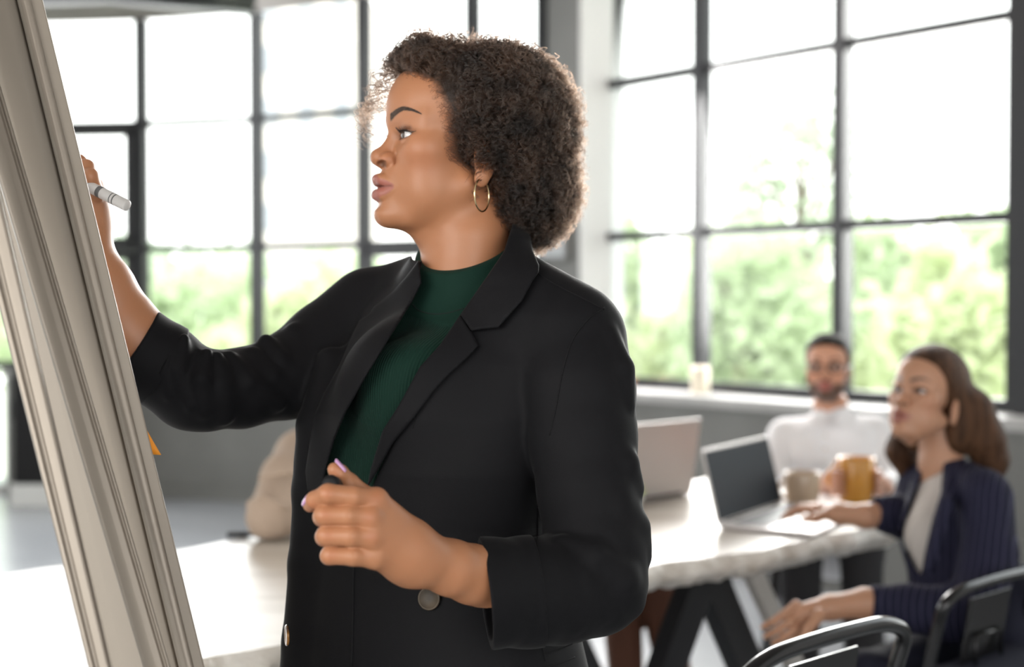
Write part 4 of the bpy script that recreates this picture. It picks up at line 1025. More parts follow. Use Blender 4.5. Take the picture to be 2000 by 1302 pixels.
def hand_tint(V, base):
    c = np.tile(np.array(base), (len(V), 1)); px, py, _ = projN(V)
    for kx, ky, r in ((641, 962, 13), (636, 1005, 12), (640, 1045, 12), (648, 1083, 12), (735, 972, 16), (722, 1010, 14), (724, 1049, 14), (655, 925, 10), (608, 985, 9)):
        m = .35 * np.exp(-((px - kx) ** 2 + (py - ky) ** 2) / r ** 2)[:, None]; c = c * (1 - m) + np.array(base) * [1.02, .74, .70] * m
    return c
np_mesh('hand', V, Q, M_skin, wo, True, {'tint': hand_tint(V, SKIN)})
M_nail = mat('lilac_nail', (0.62, 0.35, 0.62), 0.12, coat=0.8)
def nail(tip, along, out, L_=.012, w_=.0085, parent=None):
    along = np.array(along, float); along /= np.linalg.norm(along); out = np.array(out, float); out -= along * (out @ along); out /= np.linalg.norm(out); sd = np.cross(along, out); v = []; f = []
    for i in range(7):
        for j in range(7):
            a = i / 6; b = (j / 6 - .5) * 2; wd = w_ / 2 * (1 - .35 * max(0, a - .6) ** 1.0 * 2)
            v.append(tip + along * (a * L_) + sd * b * wd + out * (.0018 * (1 - b * b) * 1.1 - .0010 * (a - .4) ** 2))
    for i in range(6):
        for j in range(6): f.append((i * 7 + j, i * 7 + j + 1, (i + 1) * 7 + j + 1, (i + 1) * 7 + j))
    o = mesh_from('nail', v, f, M_nail, parent, True); md = o.modifiers.new('t', 'SOLIDIFY'); md.thickness = .0007; return o
hn = wo.children[-1]
nail(P(611, 973, 1.382) + np.array([-.0055, -.001, 0.001]), P(600, 993, 1.392) - P(612, 974, 1.380), (-1, -.1, .25), parent=hn)
nail(P(672, 930, 1.400) + np.array([.0015, 0, .0055]), P(645, 905, 1.395) - P(668, 930, 1.398), (.75, -.1, .7), .015, .009, hn)
mc = empty('marker_cap', P(645, 945, 1.385), 'black marker cap held between thumb and index finger of the curly-haired woman', 'cap')
lathe('cap_shell', [(.0060, 0), (.0085, .001), (.0088, .03), (.0080, .036), (.004, .0375)], M_blackp, mc, 24, P(655, 948, 1.405), P(643, 943, 1.366) - P(655, 948, 1.405))
tube('clip', [P(650, 938, 1.40), P(640, 934, 1.375)], .0012, M_blackp, mc, 8)

# ---- far forearm and writing hand
def hand_far(p):
    fa = chain(p, PP([(372, 758, 1.75), (300, 700, 1.735), (243, 640, 1.725), (200, 560, 1.715), (170, 490, 1.705), (166, 455, 1.70), (166, 415, 1.695)]), [.044, .041, .0395, .034, .0255, .0245, .025], .02)
    palm = smin(cap(p, P(166, 420, 1.695), P(170, 372, 1.69), .026, .021), cap(p, P(160, 420, 1.71), P(150, 365, 1.71), .022, .018), .02)
    d = smin(fa, palm, .02)
    fing = [([(186, 378, 1.675), (176, 345, 1.665), (150, 340, 1.675), (128, 352, 1.69)], [.0105, .0096, .0088, .0076]),
            ([(178, 362, 1.685), (168, 328, 1.678), (142, 322, 1.690), (120, 335, 1.700)], [.0108, .0100, .0092, .0078]),
            ([(166, 352, 1.70), (153, 318, 1.70), (128, 320, 1.712), (108, 338, 1.72)], [.0108, .0100, .0090, .0078]),
            ([(150, 360, 1.72), (136, 335, 1.725), (112, 342, 1.735), (98, 360, 1.74)], [.0100, .0092, .0084, .0072])]
    for pts, r in fing: d = smin(d, chain(p, PP(pts), r, .003), .003)
    th = chain(p, PP([(150, 430, 1.68), (140, 385, 1.66), (128, 352, 1.665), (112, 335, 1.68)]), [.018, .013, .0105, .0085], .005)
    return smin(d, th, .006)
V, Q = surface(hand_far, (-0.66, 1.58, 1.17), (-0.33, 1.82, 1.56), 0.0022)
np_mesh('hand', V, Q, M_skin, wo, True, {'tint': np.tile(np.array(SKIN), (len(V), 1))})
mk = empty('marker', P(180, 370, 1.66), 'white marker pen with grey barrel markings held against the easel board', 'marker')
M_mkw = mat('marker_white', (0.62, 0.60, 0.58), 0.35); M_mkg = mat('marker_print', (0.12, 0.12, 0.12), 0.5)
m0, m1 = P(249, 402, 1.640), P(122, 338, 1.68); ax = (m1 - m0) / np.linalg.norm(m1 - m0); Lm = np.linalg.norm(m1 - m0)
lathe('barrel', [(.0055, 0), (.0066, .001), (.0068, .02), (.0068, Lm - .02), (.0050, Lm - .012)], M_mkw, mk, 24, m0, ax)
lathe('tip', [(.0045, Lm - .012), (.003, Lm), (.0012, Lm + .006)], M_blackp, mk, 16, m0, ax)
for a_, l_ in ((.018, .0016), (.023, .0012), (.040, .006), (.060, .003)): lathe('print_band', [(.00685, a_), (.00695, a_ + .0002), (.00695, a_ + l_), (.00685, a_ + l_ + .0002)], M_mkg, mk, 24, m0, ax)

# ---- buttons, seams, pocket
from mathutils.bvhtree import BVHTree
def bvh_of(*obs):
    vv, ff, o_ = [], [], 0
    for ob in obs:
        me = ob.data; wm = np.array(ob.matrix_basis); q = ob.parent
        while q is not None: wm = np.array(q.matrix_basis) @ wm; q = q.parent
        a = np.empty(len(me.vertices) * 3); me.vertices.foreach_get('co', a); a = a.reshape(-1, 3) @ wm[:3, :3].T + wm[:3, 3]
        f = np.empty(len(me.loops), np.int32); me.loops.foreach_get('vertex_index', f); vv.append(a); ff.append(f.reshape(-1, 4) + o_); o_ += len(a)
    return BVHTree.FromPolygons(np.concatenate(vv).tolist(), np.concatenate(ff).tolist())
bv = bvh_of(jk)
def on_jacket(x, y, lift=0.0):
    dr = P(x, y, 1.0) - CAM; dr /= np.linalg.norm(dr); h_ = bv.ray_cast(Vector(CAM), Vector(dr))
    if h_[0] is None: return None, None
    return np.array(h_[0]) + np.array(h_[1]) * lift, np.array(h_[1])
def seam(pts, r=.0009, m=None, name='seam', n=40):
    q = []
    for x, y in spline(pts, n):
        c, nn_ = on_jacket(x, y, r * .25)
        if c is not None: q.append(c)
    if len(q) > 2: tube(name, q, r, m or M_trous, jk, 6)
seam([(1180, 600), (1150, 622), (1118, 665), (1098, 730), (1085, 800), (1073, 850)])
seam([(1052, 535), (1090, 558), (1140, 583), (1180, 604)])
seam([(1051, 985), (1050, 1040), (1049, 1066)])
seam([(700, 1010), (692, 1110), (690, 1200), (687, 1300)], .0012)
seam([(1058, 1252), (1062, 1272), (1066, 1290)]); seam([(1062, 1278), (1090, 1268), (1118, 1256)]); seam([(1066, 1302), (1095, 1294), (1122, 1283)])
seam([(832, 760), (818, 800), (806, 836)], .0006)
bt_ = bvh_of(tn); q_ = []
for x, y in spline([(806, 594), (818, 606), (845, 613), (875, 611), (906, 602)], 40):
    dr = P(x, y, 1.0) - CAM; dr /= np.linalg.norm(dr); h_ = bt_.ray_cast(Vector(CAM), Vector(dr))
    if h_[0] is not None: q_.append(np.array(h_[0]))
if len(q_) > 4: tube('seam', q_, .0008, mat('dark_green_thread', (.002, .008, .006), .9), tn, 6)
M_btn = mat('horn_button', (0.03, 0.024, 0.018), 0.5, spec=.3, noise=(40, (0.10, 0.075, 0.05), .2, S1))
c, nn_ = on_jacket(840, 1168, .002)
if c is not None:
    lathe('button', [(.004, 0), (.0128, .0002), (.0138, .0016), (.0130, .0034), (.0112, .0028), (.0105, .0022), (.003, .0020)], M_btn, jk, 32, c, nn_)
c = P(563, 1240, 1.72); lathe('button', [(.004, 0), (.0120, .0002), (.0132, .0016), (.0120, .0034), (.0100, .0026), (.003, .0022)], mat('tortoise_button', (0.45, 0.20, 0.04), 0.2, coat=.6, noise=(60, (0.05, .02, .01), .15, S1)), jk, 28, c, (-1, -.3, 0))

# ---- earring
er = P(941, 381, 1.728); pts = []
for k in range(44):
    t = R(70) - R(312) * k / 43
    pts.append(er + np.array([.43, .90, 0]) * .0195 * cos(t) * -1 + np.array([0, 0, 1.0]) * .0198 * sin(t))
tube('earring', pts, .0011, mat('gold', (0.80, 0.62, 0.36), 0.2, metal=1.0), wo, 10)

# ---- curly hair
HL = np.array([[-140, -80], [-121, -62], [-108, -44], [-93, -32], [-56, -17], [-47, -6], [-41, 2], [-36, 16], [-31, 27], [-20, 32], [4, 34], [32, 41], [62, 54], [74, 70], [80, 84], [88, 200]], float)
def hair_vol(q):
    E = lambda c, r: ell(q, mm(*c), mm(*r))
    d = smin(E((-40, 0, 26), (112, 112, 97)), E((-80, 0, -58), (72, 97, 83)), .03)
    d = smin(d, E((41, 0, 85), (56, 60, 41)), .02)
    fh = np.interp(q[:, 2], HL[:, 0] / 1000, HL[:, 1] / 1000)
    return smax(d, q[:, 0] - fh - .004, .028)
M_hair = hair_mat('dark_curly_hair', (0.0035, 0.0022, 0.0016), (0.032, 0.017, 0.0105), .42)
M_hcore = mat('hair_core', (0.012, 0.008, 0.006), 0.9, spec=.1, noise=(60, (0.03, .018, .012), .2, S1), bump=(120, 1.0, S1))
def core(p): q = to_head(p); return hair_vol(q) + .019 + .005 * wob(q, 60)
V, Q = surface(core, (-0.20, 1.60, 1.20), (0.16, 2.0, 1.70), 0.004)
hr = np_mesh('hair', V, Q, M_hcore, wo, True)
def sample_hair(n, lo, hi):
    out = []
    while sum(map(len, out)) < n:
        q = rg.uniform([-.16, -.13, -.15], [.12, .13, .14], (60000, 3)); h_ = hair_vol(q); q = q[(h_ > lo) & (h_ < hi)]; q = q[head_sdf(q, fine=False) > .002]; out.append(q)
    return np.concatenate(out)[:n]
def grad(q, e=.004): return np.stack([hair_vol(q + np.eye(3)[k] * e) - hair_vol(q - np.eye(3)[k] * e) for k in range(3)], 1)
def curls(c, L_, rad, pitch, per, K, spread=.0016, outw=.55, thick=.00014, name='curls', down=.8):
    n = len(c); g = grad(c); g /= np.linalg.norm(g, axis=1)[:, None] + 1e-9
    d = g * outw + np.array([0, 0, -down]) + rg.normal(size=(n, 3)) * .38; d /= np.linalg.norm(d, axis=1)[:, None]
    a = np.cross(d, rg.normal(size=(n, 3))); a /= np.linalg.norm(a, axis=1)[:, None]; b = np.cross(d, a)
    L = rg.uniform(*L_, (n, 1)); r = rg.uniform(*rad, (n, 1)); pt = rg.uniform(*pitch, (n, 1)); ph = rg.uniform(0, 6.28, (n, 1)); hand = rg.choice([-1, 1], (n, 1))
    t = np.linspace(0, 1, K)[None]; ang = ph + hand * t * L / pt * 2 * pi; rr_ = r * (1 - .35 * t) * np.minimum(1, t * 6 + .3)
    out = []
    for s_ in range(per):
        ps = rg.normal(0, .22, (n, 1)); off = rg.normal(0, spread, (n, 1, 3)); fr = (1 + rg.normal(0, .10, (n, 1)))
        x = c[:, None] - d[:, None] * (L * .5)[:, :, None] + d[:, None] * (t * L)[:, :, None] + a[:, None] * (rr_ * fr * np.cos(ang + ps))[:, :, None] + b[:, None] * (rr_ * fr * np.sin(ang + ps))[:, :, None] + off * t[:, :, None]
        bend = g[:, None] * ((t - .5) ** 2 * -.012)[:, :, None]
        out.append(x + bend)
    x = np.concatenate(out); h_ = hair_vol(x.reshape(-1, 3)).reshape(x.shape[:2])
    ok = (h_.max(1) < .014) & (head_sdf(x[:, ::4].reshape(-1, 3), fine=False).reshape(len(x), -1).min(1) > -.008)
    x = x[ok]; w_ = from_head(x.reshape(-1, 3)).reshape(x.shape)
    tap = thick * (1 - .6 * np.linspace(0, 1, K) ** 3)
    return hair_curves(name, w_, np.tile(tap, (len(w_), 1)), M_hair, hr)
curls(sample_hair(6600, -.022, -.003), (.030, .062), (.0028, .0062), (.0075, .013), 6, 34, spread=.0011, thick=.00017)
curls(sample_hair(1500, -.009, .002), (.022, .045), (.003, .006), (.008, .013), 2, 34, thick=.00010, name='stray_curls', outw=1.0)
# loose ringlets: over the far side of the forehead, on the crown, beside the ear
def ringlet(p0, p1, r, turns, n, thick=.00016, sag=0.0):
    p0 = np.array(p0, float) / 1000; p1 = np.array(p1, float) / 1000; d = p1 - p0; L = np.linalg.norm(d); d /= L; a = np.cross(d, [.3, 1, .2]); a /= np.linalg.norm(a); b = np.cross(d, a); K = 60; t = np.linspace(0, 1, K)[:, None]; out = []
    ph = rg.uniform(0, 6.28)
    for _ in range(n):
        q = rg.normal(0, .25); o_ = rg.normal(0, .0012, 3); fr = 1 + rg.normal(0, .12)
        x = p0 + d * L * t + (a * np.cos(ph + q + t * turns * 6.283) + b * np.sin(ph + q + t * turns * 6.283)) * (r / 1000 * fr) * np.minimum(1, t * 5) + o_ * t + np.array([1, 0, 0]) * sag / 1000 * np.sin(t * pi); out.append(x)
    return out
rl = []
for k in range(48):
    u = rg.uniform(0, 1); y0 = -rg.uniform(5, 72); x0 = 92 - abs(y0) * .28 + rg.uniform(-8, 10); z0 = 92 - abs(y0) * .2 + rg.uniform(-12, 18)
    L_ = rg.uniform(25, 62) * (0.6 if y0 > -25 else 1.0); x1 = x0 + rg.uniform(2, 26); z1 = z0 - L_
    rl += ringlet((x0, y0, z0), (x1, y0 - rg.uniform(-6, 14), z1), rg.uniform(3.5, 8.0), L_ / rg.uniform(12, 20), 3, sag=rg.uniform(2, 10))
for k in range(16):
    x0, y0, z0 = 96 + rg.uniform(-8, 8), -45 - rg.uniform(0, 25), 66 + rg.uniform(-20, 10)
    rl += ringlet((x0, y0, z0), (x0 + rg.uniform(2, 22), y0 + rg.uniform(-5, 10), rg.uniform(-12, 22)), rg.uniform(3, 6.5), rg.uniform(3, 5.5), 3, sag=12)
for k in range(60):
    x0 = rg.uniform(-40, 70); z0 = 116 + rg.uniform(-6, 4) - .0016 * (x0 - 10) ** 2; y0 = rg.uniform(-45, 45)
    rl += ringlet((x0, y0, z0 - 8), (x0 + rg.uniform(-8, 22), y0 + rg.uniform(-10, 10), z0 + rg.uniform(6, 24)), rg.uniform(2.5, 5), rg.uniform(1.5, 3), 4, sag=6)
for k in range(46):
    x0, z0 = rg.uniform(-26, 8), rg.uniform(-34, -2)
    rl += ringlet((x0, 82, z0), (x0 + rg.uniform(-7, 7), rg.uniform(80, 88), z0 - rg.uniform(12, 24)), rg.uniform(2.5, 5), rg.uniform(1.2, 2.6), 6)
rl += ringlet((-2, 77, -42), (8, 80, -86), 4.2, 4.0, 7) + ringlet((2, 74, -36), (-2, 79, -62), 3.0, 2.2, 4) + ringlet((16, 69, -28), (10, 70, -60), 3.5, 1.5, 3)
rl = from_head(np.array(rl).reshape(-1, 3)).reshape(len(rl), 60, 3)
hair_curves('loose_ringlets', rl, np.tile(.00017 * (1 - .6 * np.linspace(0, 1, 60) ** 3), (len(rl), 1)), M_hair, hr)
# fine hairline fuzz on the temple
n_ = 620; z_ = rg.uniform(-40, 76, n_); fx = np.interp(z_, HL[:, 0], HL[:, 1]) + rg.uniform(-6, 9, n_); out = []
for xx, zz in zip(fx, z_):
    yv = 90.0
    for _ in range(24):
        dd = head_sdf(np.array([[xx, yv, zz]]) / 1000, fine=False)[0] * 1000
        if dd < .3: break
        yv -= max(dd * .9, .2)
    for s_ in (1, -1):
        if s_ < 0 and rg.uniform() > .3: continue
        d = np.array([-.9, .25, rg.uniform(-.7, .5)]); d /= np.linalg.norm(d); l_ = rg.uniform(8, 17); cu = rg.uniform(-3.5, 3.5)
        out.append([(np.array([xx, yv, zz]) + d * l_ * t + np.array([.4, .5, 1]) * cu * sin(t * 5)) * [1, s_, 1] for t in np.linspace(0, 1, 8)])
fz = from_head((np.array(out) / 1000).reshape(-1, 3)).reshape(-1, 8, 3)
hair_curves('hairline_fuzz', fz, np.tile(np.linspace(.00009, .00003, 8), (len(fz), 1)), M_hair, hr)
print('T hair', _t.time() - _t0)
# ---------------------------------------------------------------- the seated people
def axes(psi): f = np.array([-cos(psi), -sin(psi), 0]); l = np.array([sin(psi), -cos(psi), 0]); return np.stack([f, l, [0, 0, 1.0]], 1)
def cloth(name, col, rough=.8, **k): return mat(name, col, rough, spec=.2, **k)
def make_head(root, ho, psi, skin, lip, h=.0035, sex=0., beard=None, neck=None, tilt=0.0, brow=(.05, .03, .02), skinm=None):
    M = axes(psi) @ roty(-tilt)
    fn = lambda p: smin(head_sdf((p - ho) @ M, sex), chain(p, neck, [.052 + .008 * sex, .052 + .008 * sex, .06], .01), .03)
    V, Q = surface(fn, ho - [.17, .17, .26], ho + [.17, .17, .17], h)
    c = head_color((V - ho) @ M, skin, lip, brow, beard)
    b = np_mesh('body', V, Q, skinm or M_skin, root, True, {'tint': c})
    for s in (1, -1):
        eye_mesh(ho + M @ mm(72.4, 31.5 * s, -2.3), .0130, M @ np.array([1, .05, .05]), 'eye', root)
    return M
def solid(name, fn, lo, hi, h, m, root, tint=None):
    V, Q = surface(fn, lo, hi, h)
    return np_mesh(name, V, Q, m, root, True, {'tint': np.tile(np.array(tint), (len(V), 1))} if tint is not None else None)
def fingers(p, base, dirv, side, up, L_=.075, curl=.3, r=.008):
    d = None
    for k, (o, l) in enumerate(((-1.5, .92), (-.5, 1.0), (.5, .95), (1.5, .78))):
        a = base + side * o * .0185; b = a + (dirv + side * o * .06) * L_ * .45 * l + up * .006; c = b + (dirv - up * curl) * L_ * .32 * l; e = c + (dirv - up * curl * 2) * L_ * .26 * l
        q = chain(p, [a, b, c, e], [r * 1.12, r, r * .92, r * .75], .003); d = q if d is None else smin(d, q, .002)
    return d
# -- the long-haired woman in navy pinstripes
pw = empty('person', (1.05, 3.25, 0), 'seated woman with long brown hair in navy pinstripe jacket and white top', 'person')
SK2 = (0.47, 0.25, 0.155); h2 = P(1815, 772, 3.42)
W2 = make_head(pw, h2, R(37), SK2, (.36, .14, .11), neck=[P(1836, 850, 3.45), P(1838, 905, 3.44), P(1842, 955, 3.44)], tilt=R(11), brow=(.025, .015, .01))
def hair2(p):
    q = (p - h2) @ W2
    E = lambda c, r: ell(q, mm(*c), mm(*r))
    d = E((-8, 0, 38), (101, 82, 86))
    d = smin(d, smin(E((-45, 62, -50), (38, 30, 75)), E((-45, -62, -50), (38, 30, 75)), .02), .03)
    d = smin(d, E((-72, 0, -60), (38, 80, 95)), .03)
    ext_ = chain(p, PP([(1900, 800, 3.42), (1925, 860, 3.42), (1936, 900, 3.43), (1942, 930, 3.44)]), [.05, .045, .04, .02], .02)
    ex2 = chain(p, PP([(1772, 840, 3.58), (1762, 880, 3.58), (1772, 920, 3.57)]), [.035, .038, .026], .02)
    d = smin(d, smin(ext_, ex2, .01), .03)
    f_ = q[:, 0] * 1000; z_ = q[:, 2] * 1000; y_ = np.abs(q[:, 1]) * 1000
    edge = np.interp(z_, [-200, -60, -30, 0, 40, 66, 84, 100], [-8, -4, 0, 27, 48, 66, 92, 160]) - y_ * .12
    d = smax(d, (f_ - edge) / 1000, .012)
    return d + .0022 * wob(p, 38, (1, 1, .25))
V, Q = surface(hair2, h2 - [.22, .25, .27], h2 + [.26, .25, .16], .0045)
M_hair2 = mat('long_brown_hair', (0.022, 0.0115, 0.007), .55, noise=(9, (0.12, 0.058, 0.030), .22, (6, 6, .5)), bump=(30, .6, (8, 8, .5)), spec=.15)
np_mesh('hair', V, Q, M_hair2, pw, True)
M_navy = cloth('navy_pinstripe', (0.013, 0.013, 0.030), .85)
n = M_navy.node_tree; t1 = n.nodes.new('ShaderNodeTexCoord'); t2 = n.nodes.new('ShaderNodeTexWave'); t3 = n.nodes.new('ShaderNodeValToRGB'); t4 = n.nodes.new('ShaderNodeMapping')
t4.inputs['Rotation'].default_value = (0.1, 0, R(30)); t2.inputs['Scale'].default_value = 20; t2.inputs['Distortion'].default_value = 1.2; t3.color_ramp.elements[0].position = .86; t3.color_ramp.elements[1].position = .97
t3.color_ramp.elements[0].color = (.013, .013, .030, 1); t3.color_ramp.elements[1].color = (.045, .045, .085, 1)
n.links.new(t1.outputs['Object'], t4.inputs[0]); n.links.new(t4.outputs[0], t2.inputs['Vector']); n.links.new(t2.outputs[0], t3.inputs[0]); n.links.new(t3.outputs[0], n.nodes['Principled BSDF'].inputs['Base Color'])
F2 = axes(R(42))[:, 0]; L2 = axes(R(42))[:, 1]
def tors2(p, g=0.0):
    d = cap(p, P(1870, 1000, 3.42), P(1885, 1270, 3.28), .118 + g, .125 + g)
    d = smin(d, cap(p, P(1918, 962, 3.30), P(1800, 948, 3.56), .062 + g, .055 + g), .05)
    d = smin(d, cap(p, P(1842, 925, 3.44), P(1848, 985, 3.43), .052 + g, .08 + g), .03)
    d = smin(d, ell(p, P(1828, 1040, 3.36), (.085 + g, .08 + g, .085 + g)), .05)
    return d
OP2 = [(1806, 905), (1842, 905), (1838, 960), (1822, 1010), (1806, 1080), (1798, 1125), (1776, 1090), (1756, 1045), (1775, 990), (1796, 940)]
def jack2(p):
    px, py, d_ = projN(p)
    d = smin(tors2(p), cap(p, P(1885, 1270, 3.28), P(1900, 1420, 3.25), .125, .15), .04)
    arm = chain(p, PP([(1925, 975, 3.27), (1932, 1080, 3.20), (1905, 1180, 3.12), (1860, 1198, 3.10), (1770, 1186, 3.10), (1698, 1176, 3.10)]), [.066, .060, .060, .058, .050, .042], .02)
    ar2 = chain(p, PP([(1800, 955, 3.56), (1768, 1010, 3.52), (1738, 1005, 3.48), (1708, 1000, 3.46)]), [.056, .052, .046, .040], .02)
    d = smin(smin(d, arm, .02), ar2, .015)
    col_ = chain(p, PP([(1800, 925, 3.46), (1795, 985, 3.30), (1770, 1040, 3.22)]), [.012, .014, .010], .01)
    co2 = chain(p, PP([(1858, 915, 3.38), (1848, 985, 3.24), (1828, 1050, 3.20), (1815, 1110, 3.19)]), [.014, .018, .014, .010], .01)
    d = smin(d, co2, .010)
    d = d + .003 * wob(p, 13)
    hole = np.maximum(poly2(px, py, OP2) * d_ / F, -(tors2(p, -.018))); hole = np.maximum(hole, -((p - P(1870, 1000, 3.42)) @ F2) )
    d = smax(d, -hole, .006)
    for c_, a_ in ((P(1698, 1176, 3.10), P(1770, 1186, 3.10)), (P(1708, 1000, 3.46), P(1738, 1005, 3.48))):
        ax = c_ - a_; ax /= np.linalg.norm(ax); t = (p - c_) @ ax; d = np.where(np.sqrt(((p - c_) ** 2).sum(1)) < .09, smax(d, t, .003), d)
    return d
solid('jacket', jack2, P(1870, 1000, 3.4) - [.45, .5, .55], P(1870, 1000, 3.4) + [.3, .45, .2], .006, M_navy, pw)
solid('top', lambda p: tors2(p, -.014), P(1870, 1000, 3.4) - [.3, .4, .4], P(1870, 1000, 3.4) + [.3, .35, .14], .007, cloth('white_top', (.62, .57, .53)), pw)
# lap, legs, shoes
M_dark2 = cloth('dark_trousers', (.012, .013, .024))
hipc = np.array([1.12, 3.22, .50])
def legs2(p):
    d = None
    for s in (1, -1):
        a = hipc + L2 * .09 * s; k = a + F2 * .42 + np.array([0, 0, .02]); f_ = np.array([k[0] + .02 * s, k[1], .07])
        e = chain(p, [a, k, f_], [.10, .068, .05], .03); d = e if d is None else smin(d, e, .02)
    return smin(d, cap(p, hipc, hipc + [0, 0, .12], .13, .13), .05)
solid('trousers', legs2, (.4, 2.5, 0), (1.5, 3.6, .9), .012, M_dark2, pw)
for s in (1, -1):
    k = hipc + L2 * .09 * s + F2 * .42
    solid('shoe', lambda p: np.maximum(smin(cap(p, np.array([k[0], k[1], .04]), np.array([k[0], k[1], .035]) + F2 * .14, .042, .034), cap(p, np.array([k[0], k[1], .04]), np.array([k[0], k[1], .08]), .04, .04), .02), -p[:, 2]), (k[0] - .25, k[1] - .25, -.02), (k[0] + .2, k[1] + .2, .15), .009, M_blackp, pw)
def hand2a(p):      # on the keyboard
    d = chain(p, PP([(1740, 1004, 3.48), (1690, 1008, 3.46), (1640, 1003, 3.50)]), [.036, .030, .024], .01)
    d = smin(d, cap(p, P(1640, 1003, 3.50), P(1590, 996, 3.56), .024, .018), .015)
    dv = P(1535, 1000, 3.62) - P(1595, 997, 3.56); dv /= np.linalg.norm(dv)
    sd = np.cross(dv, [0, 0, 1.0]); sd /= np.linalg.norm(sd)
    d = smin(d, fingers(p, P(1597, 992, 3.555), dv, sd, np.array([0, 0, 1.0]), .085, .35, .0085), .008)
    return smin(d, chain(p, [P(1620, 1002, 3.50), P(1590, 1012, 3.47), P(1572, 1012, 3.47)], [.015, .010, .008], .005), .008)
solid('hand', hand2a, P(1640, 1003, 3.5) - [.2, .2, .1], P(1640, 1003, 3.5) + [.2, .25, .1], .004, M_skin, pw, SK2)
def hand2b(p):      # resting on the lap
    d = chain(p, PP([(1760, 1184, 3.10), (1690, 1178, 3.10), (1622, 1186, 3.08)]), [.036, .033, .026], .01)
    d = smin(d, cap(p, P(1622, 1186, 3.08), P(1572, 1196, 3.06), .026, .022), .015)
    dv = P(1530, 1235, 3.04) - P(1575, 1195, 3.06); dv /= np.linalg.norm(dv); sd = np.cross(dv, [0.3, 1, .2]); sd /= np.linalg.norm(sd); up = np.cross(sd, dv)
    d = smin(d, fingers(p, P(1570, 1200, 3.055), dv, sd, up if up[2] > 0 else -up, .085, .5, .0088), .008)
    return smin(d, chain(p, PP([(1600, 1200, 3.03), (1580, 1225, 3.01), (1570, 1240, 3.01)]), [.015, .011, .009], .005), .008)
solid('hand', hand2b, P(1622, 1186, 3.08) - [.2, .25, .15], P(1622, 1186, 3.08) + [.22, .2, .1], .004, M_skin, pw, SK2)
metal_chair(np.array([1.0, 2.95]) + TN * .24, math.atan2(TN[1], TN[0]), .76, .40, 'black metal chair under the long-haired woman, cut by the right edge')
metal_chair(np.array([.465, 2.06]) + TN * .25, math.atan2(TN[1], TN[0]), .85, .42, 'empty black metal chair in the lower right foreground')

# -- the bearded man in a white shirt
pm = empty('person', (1.10, 5.1, 0), 'seated bearded man with glasses in white shirt at the far table end', 'person')
SK3 = (0.60, 0.31, 0.20); h3 = P(1617, 716, 4.95)
W3 = make_head(pm, h3, R(72), SK3, (.40, .13, .11), h=.0042, sex=1., beard=(.035, .022, .016), neck=[P(1622, 790, 5.0), P(1624, 820, 5.0), P(1628, 860, 5.0)], tilt=R(2))
def hair3(p):
    q = (p - h3) @ W3; d = ell(q, mm(-6, 0, 38), mm(103, 79, 82)); f_ = q[:, 0] * 1000; z_ = q[:, 2] * 1000
    edge = np.interp(z_, [-60, -20, 10, 40, 62, 76, 95], [-40, -22, 12, 34, 52, 84, 160]); return smax(d, (f_ - edge) / 1000, .01) + .0015 * wob(p, 60)
V, Q = surface(hair3, h3 - .16, h3 + .17, .005); np_mesh('hair', V, Q, mat('short_black_hair', (.012, .009, .007), .75, spec=.1, bump=(80, .6, S1)), pm, True)
M_glas = mat('glasses_frame', (.01, .01, .012), .3)
def w3(x, y, z): return h3 + W3 @ mm(x, y, z)
gl = None
for s in (1, -1):
    ring = [w3(95 - abs(31 * s + 22 * cos(t) * s - 0) * .16, 31 * s + 23 * cos(t), -2 + 16 * sin(t)) for t in np.linspace(0, 2 * pi, 24, endpoint=False)]
    o = tube('glasses', ring, .0028, M_glas, pm, 8, True)
    tube('temple', [w3(88, 54 * s, 3), w3(45, 73 * s, 4), w3(-4, 80 * s, 2)], .0015, M_glas, o, 6)
tube('bridge', [w3(93, 8, 2), w3(96, 0, 4), w3(93, -8, 2)], .0015, M_glas, o, 6)
M_shirt = cloth('white_shirt', (.86, .86, .88), .75)
F3 = axes(R(72))[:, 0]
def shirt(p, g=0.):
    d = cap(p, P(1624, 900, 5.02), P(1626, 1010, 5.02), .135 + g, .135 + g); d = smin(d, cap(p, P(1626, 1010, 5.02), P(1626, 1060, 5.05), .13 + g, .13 + g), .05)
    d = smin(d, ell(p, P(1580, 880, 4.96), (.10, .09, .10)), .05); d = smin(d, ell(p, P(1664, 880, 4.96), (.10, .09, .10)), .05)
    d = smin(d, cap(p, P(1535, 850, 5.02), P(1706, 846, 5.00), .062 + g, .064 + g), .05)
    d = smin(d, cap(p, P(1624, 808, 5.0), P(1624, 850, 5.0), .066 + g, .10 + g), .03)
    la = chain(p, PP([(1534, 856, 5.0), (1516, 905, 4.93), (1512, 955, 4.86), (1530, 968, 4.72)]), [.062, .055, .053, .045], .02)
    ra = chain(p, PP([(1712, 852, 5.0), (1744, 905, 4.9), (1752, 950, 4.78), (1728, 954, 4.62)]), [.062, .056, .056, .046], .02)
    d = smin(smin(d, la, .02), ra, .02)
    q = (p - h3) @ W3
    d = smax(d, -cap(p, P(1613, 786, 4.90), P(1610, 826, 4.86), .055, .016), .006)
    return d + .0028 * wob(p, 14)
solid('shirt', shirt, P(1625, 900, 4.95) - [.42, .5, .45], P(1625, 900, 4.95) + [.42, .4, .25], .007, M_shirt, pm)
